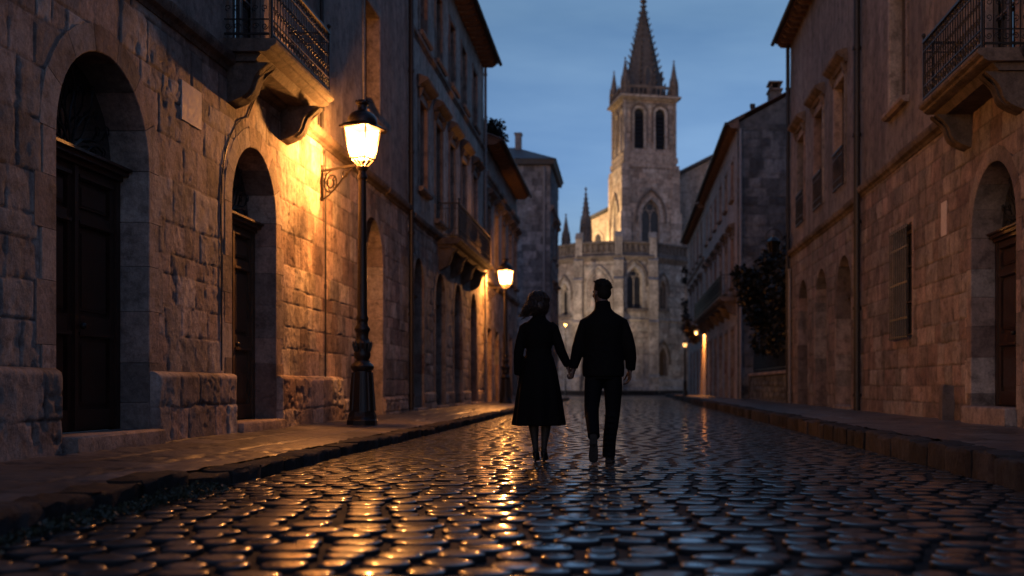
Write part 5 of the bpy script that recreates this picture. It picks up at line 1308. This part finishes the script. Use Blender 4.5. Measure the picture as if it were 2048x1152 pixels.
mb = MB(); mb.loft([(-.205, 0, .85), (.205, 0, .85)], [.001, .001], 4) if False else None
# trousers
mb.loft([(0, 0, .99), (0, 0, .9), (0, 0, .82)], [(.165, .12), (.172, .13), (.16, .125)], 24)
mb.loft([(.085, .0, .9), (.092, .01, .75), (.092, .025, .58), (.09, .03, .5), (.08, .01, .38), (.062, -.01, .25), (.055, -.015, .14), (.052, -.012, .075), (.052, -.01, .065)], [(.094, .105), (.092, .1), (.08, .085), (.074, .08), (.07, .075), (.066, .07), (.064, .068), (.066, .075), (.066, .078)], 24, (0, 1, 0), True, fold(.02, 5, .5))
mb.loft([(-.088, 0, .9), (-.1, -.01, .75), (-.112, -.03, .6), (-.115, -.045, .53), (-.11, -.1, .46), (-.1, -.2, .37), (-.09, -.285, .29), (-.087, -.305, .27)], [(.094, .105), (.09, .098), (.078, .085), (.073, .08), (.068, .073), (.062, .068), (.058, .064), (.06, .066)], 24, (0, 1, 0), True, fold(.02, 5, 2.))
rg = random.Random(6)
for i in range(8):
    z = .075 + i * .055; mb.loft([(.0 + .05 - .05, -.07, z + .01), (.055, -.092, z), (.11, -.07, z - .012)], [.006, .011, .006], 6)
solid('trousers', mb, M['trousers'], man, .0075, 3)
# shoes
mb = MB(); mb.loft([(.052, -.085, .055), (.052, -.06, .06), (.055, .0, .065), (.062, .07, .052), (.068, .14, .04), (.072, .185, .032), (.073, .2, .028)], [(.03, .035), (.036, .05), (.039, .05), (.043, .04), (.045, .03), (.036, .022), (.018, .014)], 16, (0, 0, 1))
mb.box(.015, .09, -.09, .0, .0, .03); mb.box(.02, .115, -.01, .17, .0, .016)
s1 = solid('shoe', mb, M['shoe'], man, .006, 2)
q1 = Vector((-.085, -.315, .028))   # trailing foot: on its toes, the sole faces the camera
mb = MB(); mb.loft([(-.087, -.3, .3), (-.088, -.31, .27), (-.088, -.3, .2), (-.09, -.29, .13), (-.092, -.275, .07), (-.093, -.25, .035), (-.093, -.225, .025)], [(.034, .03), (.037, .045), (.038, .045), (.044, .038), (.046, .03), (.042, .024), (.025, .016)], 16, (0, 1, .2))
solid('shoe', mb, M['shoe'], man, .006, 2)
mb = MB(); out = [(-.03, .29), (-.037, .27), (-.036, .22), (-.035, .17), (-.045, .11), (-.047, .07), (-.038, .035), (-.015, .02), (.015, .02), (.036, .035), (.045, .07), (.043, .11), (.036, .17), (.037, .22), (.037, .27), (.03, .29), (0, .3)]
vs = [(-.09 + x, -.352 + (.3 - z) * .12 + (.05 if z < .03 else 0) * .5, z) for x, z in out]; n = len(vs)
mb.add(vs + [(x, y + .02, z) for x, y, z in vs], [tuple(range(n)), tuple(range(2 * n - 1, n - 1, -1))] + [(i, (i + 1) % n, n + (i + 1) % n, n + i) for i in range(n)])
mb.box(-.122, -.058, -.366, -.34, .2, .285); mb.build('shoe_sole', M['sole'], man, True, 40)

# ---- the woman
WX, WY = -.854, 10.9
woman = empty('person', (WX, WY, 0), 'woman in long dark belted coat with curly bob, walking hand in hand on the left', 'person')
mb = MB(); hc = (.012, .03, 1.575)
P, q = head(mb, hc, .95, R(-38), True)
mb.loft([(0, -.01, 1.36), (.003, 0, 1.43), (.01, .018, 1.53)], [(.06, .055), (.048, .05), (.046, .05)], 14)
mb.loft([(0, 0, .85), (0, 0, .98), (0, 0, 1.1), (0, 0, 1.25), (0, -.005, 1.34), (0, -.005, 1.4)], [(.13, .1), (.13, .09), (.1, .08), (.125, .085), (.1, .065), (.055, .048)], 16)
mb.loft([(-.125, -.005, 1.31), (-.195, -.012, 1.09), (-.203, .035, .89), (-.203, .045, .85)], [.03, .028, .023, .021], 12)
mb.loft([(.125, -.005, 1.31), (.222, .0, 1.1), (.28, .035, .965), (.29, .045, .93)], [.03, .028, .023, .021], 12)
hand(mb, (-.203, .045, .86), (.04, .05, -1), (1, -.3, 0), (0, 1, 0), .9, (.35, .45, .35), .03, .5)
hand(mb, (.288, .045, .95), (.2, .02, -1), (1, -.1, .1), (0, 1, 0), .9, (1.0, 1.15, .6), 0.0, .9)
for sx, ax, k in ((-1, -.03, .0), (1, .05, .03)):
    x = -.052 if sx < 0 else .075
    mb.loft([(x * 1.2, 0, .9), (x, .01 + k, .47), (x * .92, -.02 + k, .33), (ax, -.02 + k, .14), (ax, .0 + k, .09)], [.08, .042, .042, .025, .025], 14)
solid('body', mb, M['skin'], woman, .0055, 3)
mb = MB()
for sx, ax, k in ((-1, -.03, .0), (1, .05, .03)):
    x = -.052 if sx < 0 else .075; mb.loft([(x * 1.1, .005 + k, .7), (x, .01 + k, .47), (x * .92, -.022 + k, .34), (ax * .6 + x * .4, -.022 + k, .24), (ax, -.02 + k, .14), (ax, .01 + k, .075)], [.076, .05, .05, .037, .029, .03], 14)
solid('stockings', mb, M['stocking'], woman, .006, 2)
for sx in (-1, 1):
    e = MB(); e.ball(P(sx * .033, .084, -.003), .011, 12, 8); e.build('eye', M['eye'], woman, True, 180)
mb = MB()
fl = lambda i, a: 1 + (.0 if i > 8 else (.085 * (1 - i / 8.))) * math.sin(7 * a + .6) + (.0 if i > 8 else .02) * math.sin(3 * a)
mb.loft([(0, .0, .365), (0, 0, .375), (0, 0, .5), (0, 0, .65), (0, 0, .8), (0, 0, .93), (0, 0, 1.03), (0, 0, 1.085), (0, 0, 1.12), (0, -.003, 1.22), (0, -.006, 1.3), (0, -.008, 1.36), (0, -.006, 1.4), (.001, -.002, 1.43)],
        [(.25, .225), (.256, .23), (.24, .21), (.22, .188), (.196, .165), (.17, .14), (.146, .12), (.12, .1), (.124, .1), (.158, .118), (.172, .115), (.15, .1), (.1, .078), (.068, .062)], 48, (0, 1, 0), True, fl)
mb.loft([(.001, -.002, 1.41), (.003, .002, 1.455), (.004, .006, 1.475)], [(.072, .066), (.063, .06), (.06, .058)], 20)
mb.loft([(-.11, -.005, 1.345), (-.145, -.005, 1.328), (-.178, -.01, 1.2), (-.197, -.015, 1.09), (-.203, .005, .99), (-.206, .04, .875), (-.206, .042, .865)], [(.054, .052), (.052, .056), (.05, .054), (.05, .05), (.047, .046), (.041, .038), (.039, .036)], 18, (0, 1, 0), True, fold(.05, 3, 1.))
mb.loft([(.11, -.005, 1.345), (.145, -.005, 1.328), (.19, 0, 1.2), (.222, 0, 1.1), (.252, .018, 1.035), (.285, .042, .962), (.288, .044, .953)], [(.054, .052), (.052, .056), (.05, .054), (.05, .05), (.046, .044), (.04, .036), (.038, .034)], 18, (0, 1, 0), True, fold(.05, 3, 2.))
mb.loft([(0, 0, 1.05), (0, 0, 1.06), (0, 0, 1.105), (0, 0, 1.115)], [(.115, .1), (.129, .108), (.128, .107), (.115, .1)], 40)
solid('coat', mb, M['coat'], woman, .008, 3)
for ax, k in ((-.03, 0), (.05, .03)):
    mb = MB(); mb.loft([(ax, -.052 + k, .105), (ax, -.04 + k, .1), (ax, .0 + k, .085), (ax * 1.02, .06 + k, .05), (ax * 1.03, .11 + k, .025), (ax * 1.03, .145 + k, .02), (ax * 1.03, .16 + k, .018)], [(.022, .03), (.03, .04), (.033, .042), (.035, .032), (.035, .02), (.026, .015), (.012, .01)], 16, (0, 0, 1))
    mb.loft([(ax, -.045 + k, .1), (ax, -.05 + k, .05), (ax, -.05 + k, .002)], [(.024, .022), (.014, .013), (.012, .012)], 12, (0, 1, 0))
    solid('shoe', mb, M['shoe'], woman, .0055, 2)
# hair: a curly bob catching the lamp light
mb = MB(); rg = random.Random(21)
HE(0, -.022, .045, .086, .1, .08); HE(0, -.05, -.03, .1, .075, .095); HE(-.065, -.015, -.055, .045, .062, .065); HE(.062, -.015, -.055, .04, .06, .06)
H = solid('hair', mb, M['hair_w'], woman, .007, 2)
mb = MB()
for i in range(620):
    a = rg.uniform(-PI * 1.2, PI * .2) if rg.random() < .85 else rg.uniform(0, PI); top = rg.random()
    if math.sin(a) > .5 and top < .7: continue
    rx, ry = .085 + rg.uniform(-.01, .014), .096 + rg.uniform(-.01, .012); e0 = rg.uniform(-.5, 1.4)
    pts = []; L = rg.uniform(.08, .17); ph = rg.uniform(0, 6.3); cr_ = rg.uniform(.008, .022); n = 10; w_ = rg.uniform(4, 9)
    flare = rg.uniform(.2, 1.15); fly = 1.0 + (rg.uniform(.05, .35) if rg.random() < .22 else 0)
    for k in range(n):
        f = k / (n - 1); ee = e0 - f * L / .085
        rad = max(.2, math.cos(min(ee, 1.45))) if ee > 0 else 1.0 + flare * min(1.3, -ee) * .26
        zz = .045 + .088 * math.sin(min(ee, PI / 2)) if ee > 0 else .045 + ee * .088
        x = -.05 * max(0, -ee) * rg.uniform(.3, 1) + rx * rad * (1 + (fly - 1) * f) * math.cos(a) * (1 - .12 * max(0, ee)) + cr_ * math.cos(ph + f * w_) * min(1, f * 1.6); y = -.022 + ry * rad * (1 + (fly - 1) * f) * math.sin(a) + cr_ * math.sin(ph + f * w_) * min(1, f * 1.6)
        pts.append(P(x, y, max(zz, -.15 + .03 * math.sin(ph)) + cr_ * .4 * math.sin(ph * 2 + f * 7) * f))
    r0 = rg.uniform(.004, .008) * (.4 if fly > 1.15 else 1); mb.loft(pts, [r0] * (n - 2) + [r0 * .8, r0 * .35], 5, (0, .3, 1))
mb.build('curls', M['hair_w'], H, True, 180)

# ------------------------------------------------------------------ light, sky, camera
W = bpy.data.worlds.new('World'); sc.world = W; W.use_nodes = True; nt = W.node_tree
bg = nt.nodes['Background']; sky = nt.nodes.new('ShaderNodeTexSky'); sky.sky_type = 'NISHITA'; sky.sun_disc = False
SE, SR = R(4), R(200)
sky.sun_elevation = SE; sky.sun_rotation = SR; sky.air_density = 1.0; sky.dust_density = .6; sky.ozone_density = 2.2
tc = nt.nodes.new('ShaderNodeTexCoord'); mp = nt.nodes.new('ShaderNodeMapping'); mp.inputs['Scale'].default_value = (1.2, 1.2, 5.5); mp.inputs['Rotation'].default_value = (.12, .18, 0)
nt.links.new(tc.outputs['Generated'], mp.inputs[0])
cn_ = noise(nt, mp.outputs[0], 2.3, 5, .55)
sz = nt.nodes.new('ShaderNodeSeparateXYZ'); nt.links.new(tc.outputs['Generated'], sz.inputs[0])
cl_ = ramp(nt, cn_, [(.38, (.86, .9, .95)), (.7, (1.36, 1.24, 1.14))])
c = mixc(nt, mixc(nt, sky.outputs[0], cl_, 1.0, 'MULTIPLY'), ramp(nt, sz.outputs[2], [(.0, (.66, .67, 1.06)), (.19, (.67, .74, 1.1)), (.32, (.82, .83, .98)), (.55, (1.35, 1.35, 1.5)), (1.0, (1.8, 1.8, 2.0))]), 1.0, 'MULTIPLY')
back = ramp(nt, mathn(nt, 'MULTIPLY_ADD', sz.outputs[1], .5, .5), [(.0, (.95, .95, 1.1)), (.12, (.8, .81, .95)), (.3, (.5, .53, .68)), (.5, (.54, .57, .68)), (.8, (1, 1, 1))])
c = mixc(nt, c, back, 1.0, 'MULTIPLY')   # the light is going: the far half of the sky holds it longest
nt.links.new(c, bg.inputs['Color']); bg.inputs['Strength'].default_value = SKY = .2

sun = bpy.data.lights.new('sun', 'SUN'); sun.energy = .02; sun.angle = R(12); sun.color = (1, .85, .72)
so = bpy.data.objects.new('sun', sun); col.objects.link(so)
# sky rotation 0 puts the sun on +Y and turns it towards +X
sd = Vector((math.sin(SR) * math.cos(SE), math.cos(SR) * math.cos(SE), math.sin(SE))); so.rotation_euler = sd.to_track_quat('Z', 'Y').to_euler()

def flood(name, loc, at_, e, ang, blend=.6):
    l = bpy.data.lights.new(name, 'SPOT'); l.energy = e; l.color = (1, .6, .26) if ang != 80 or blend < 1 else (1, .74, .5); l.spot_size = R(ang); l.spot_blend = blend; l.shadow_soft_size = .15
    o = bpy.data.objects.new(name, l); col.objects.link(o); o.location = loc
    o.rotation_euler = (Vector(loc) - Vector(at_)).to_track_quat('Z', 'Y').to_euler()
flood('floodlight', (-7.5, 100.5, 12.6), (-1.0, 103.5, 17), 9000, 80)
flood('floodlight', (-5.5, 103.5, 12.4), (-2.5, 107, 15.2), 3500, 100)

for p_, a_, e_ in (((-8.5, 79, .4), (-4, 92, 6), 800), ((9.0, 84, .4), (3.5, 92, 6), 450), ((-6.5, 80, .4), (1.5, 100, 22), 5000)):
    flood('floodlight', p_, a_, e_, 80, 1.0)
cam = bpy.data.cameras.new('camera'); co = bpy.data.objects.new('camera', cam); col.objects.link(co); sc.camera = co
co.location = (0, 0, .755); co.rotation_euler = (PI / 2, 0, 0)
cam.sensor_width = 36; cam.lens = 2200 / 2048 * 36; cam.shift_x = (1024 - 1250) / 2048; cam.shift_y = (772 - 576) / 2048
cam.clip_start = .05; cam.clip_end = 2000
cam.dof.use_dof = True; cam.dof.focus_distance = 11.0; cam.dof.aperture_fstop = 1.25
sc.view_settings.view_transform = 'Standard'; sc.view_settings.look = 'None'; sc.view_settings.exposure = 0; sc.view_settings.gamma = 1
sc.render.engine = 'CYCLES'; sc.cycles.use_denoising = True; sc.cycles.denoiser = 'OPENIMAGEDENOISE'
sc.cycles.max_bounces = 6; sc.cycles.diffuse_bounces = 3; sc.cycles.glossy_bounces = 3; sc.cycles.sample_clamp_indirect = 4
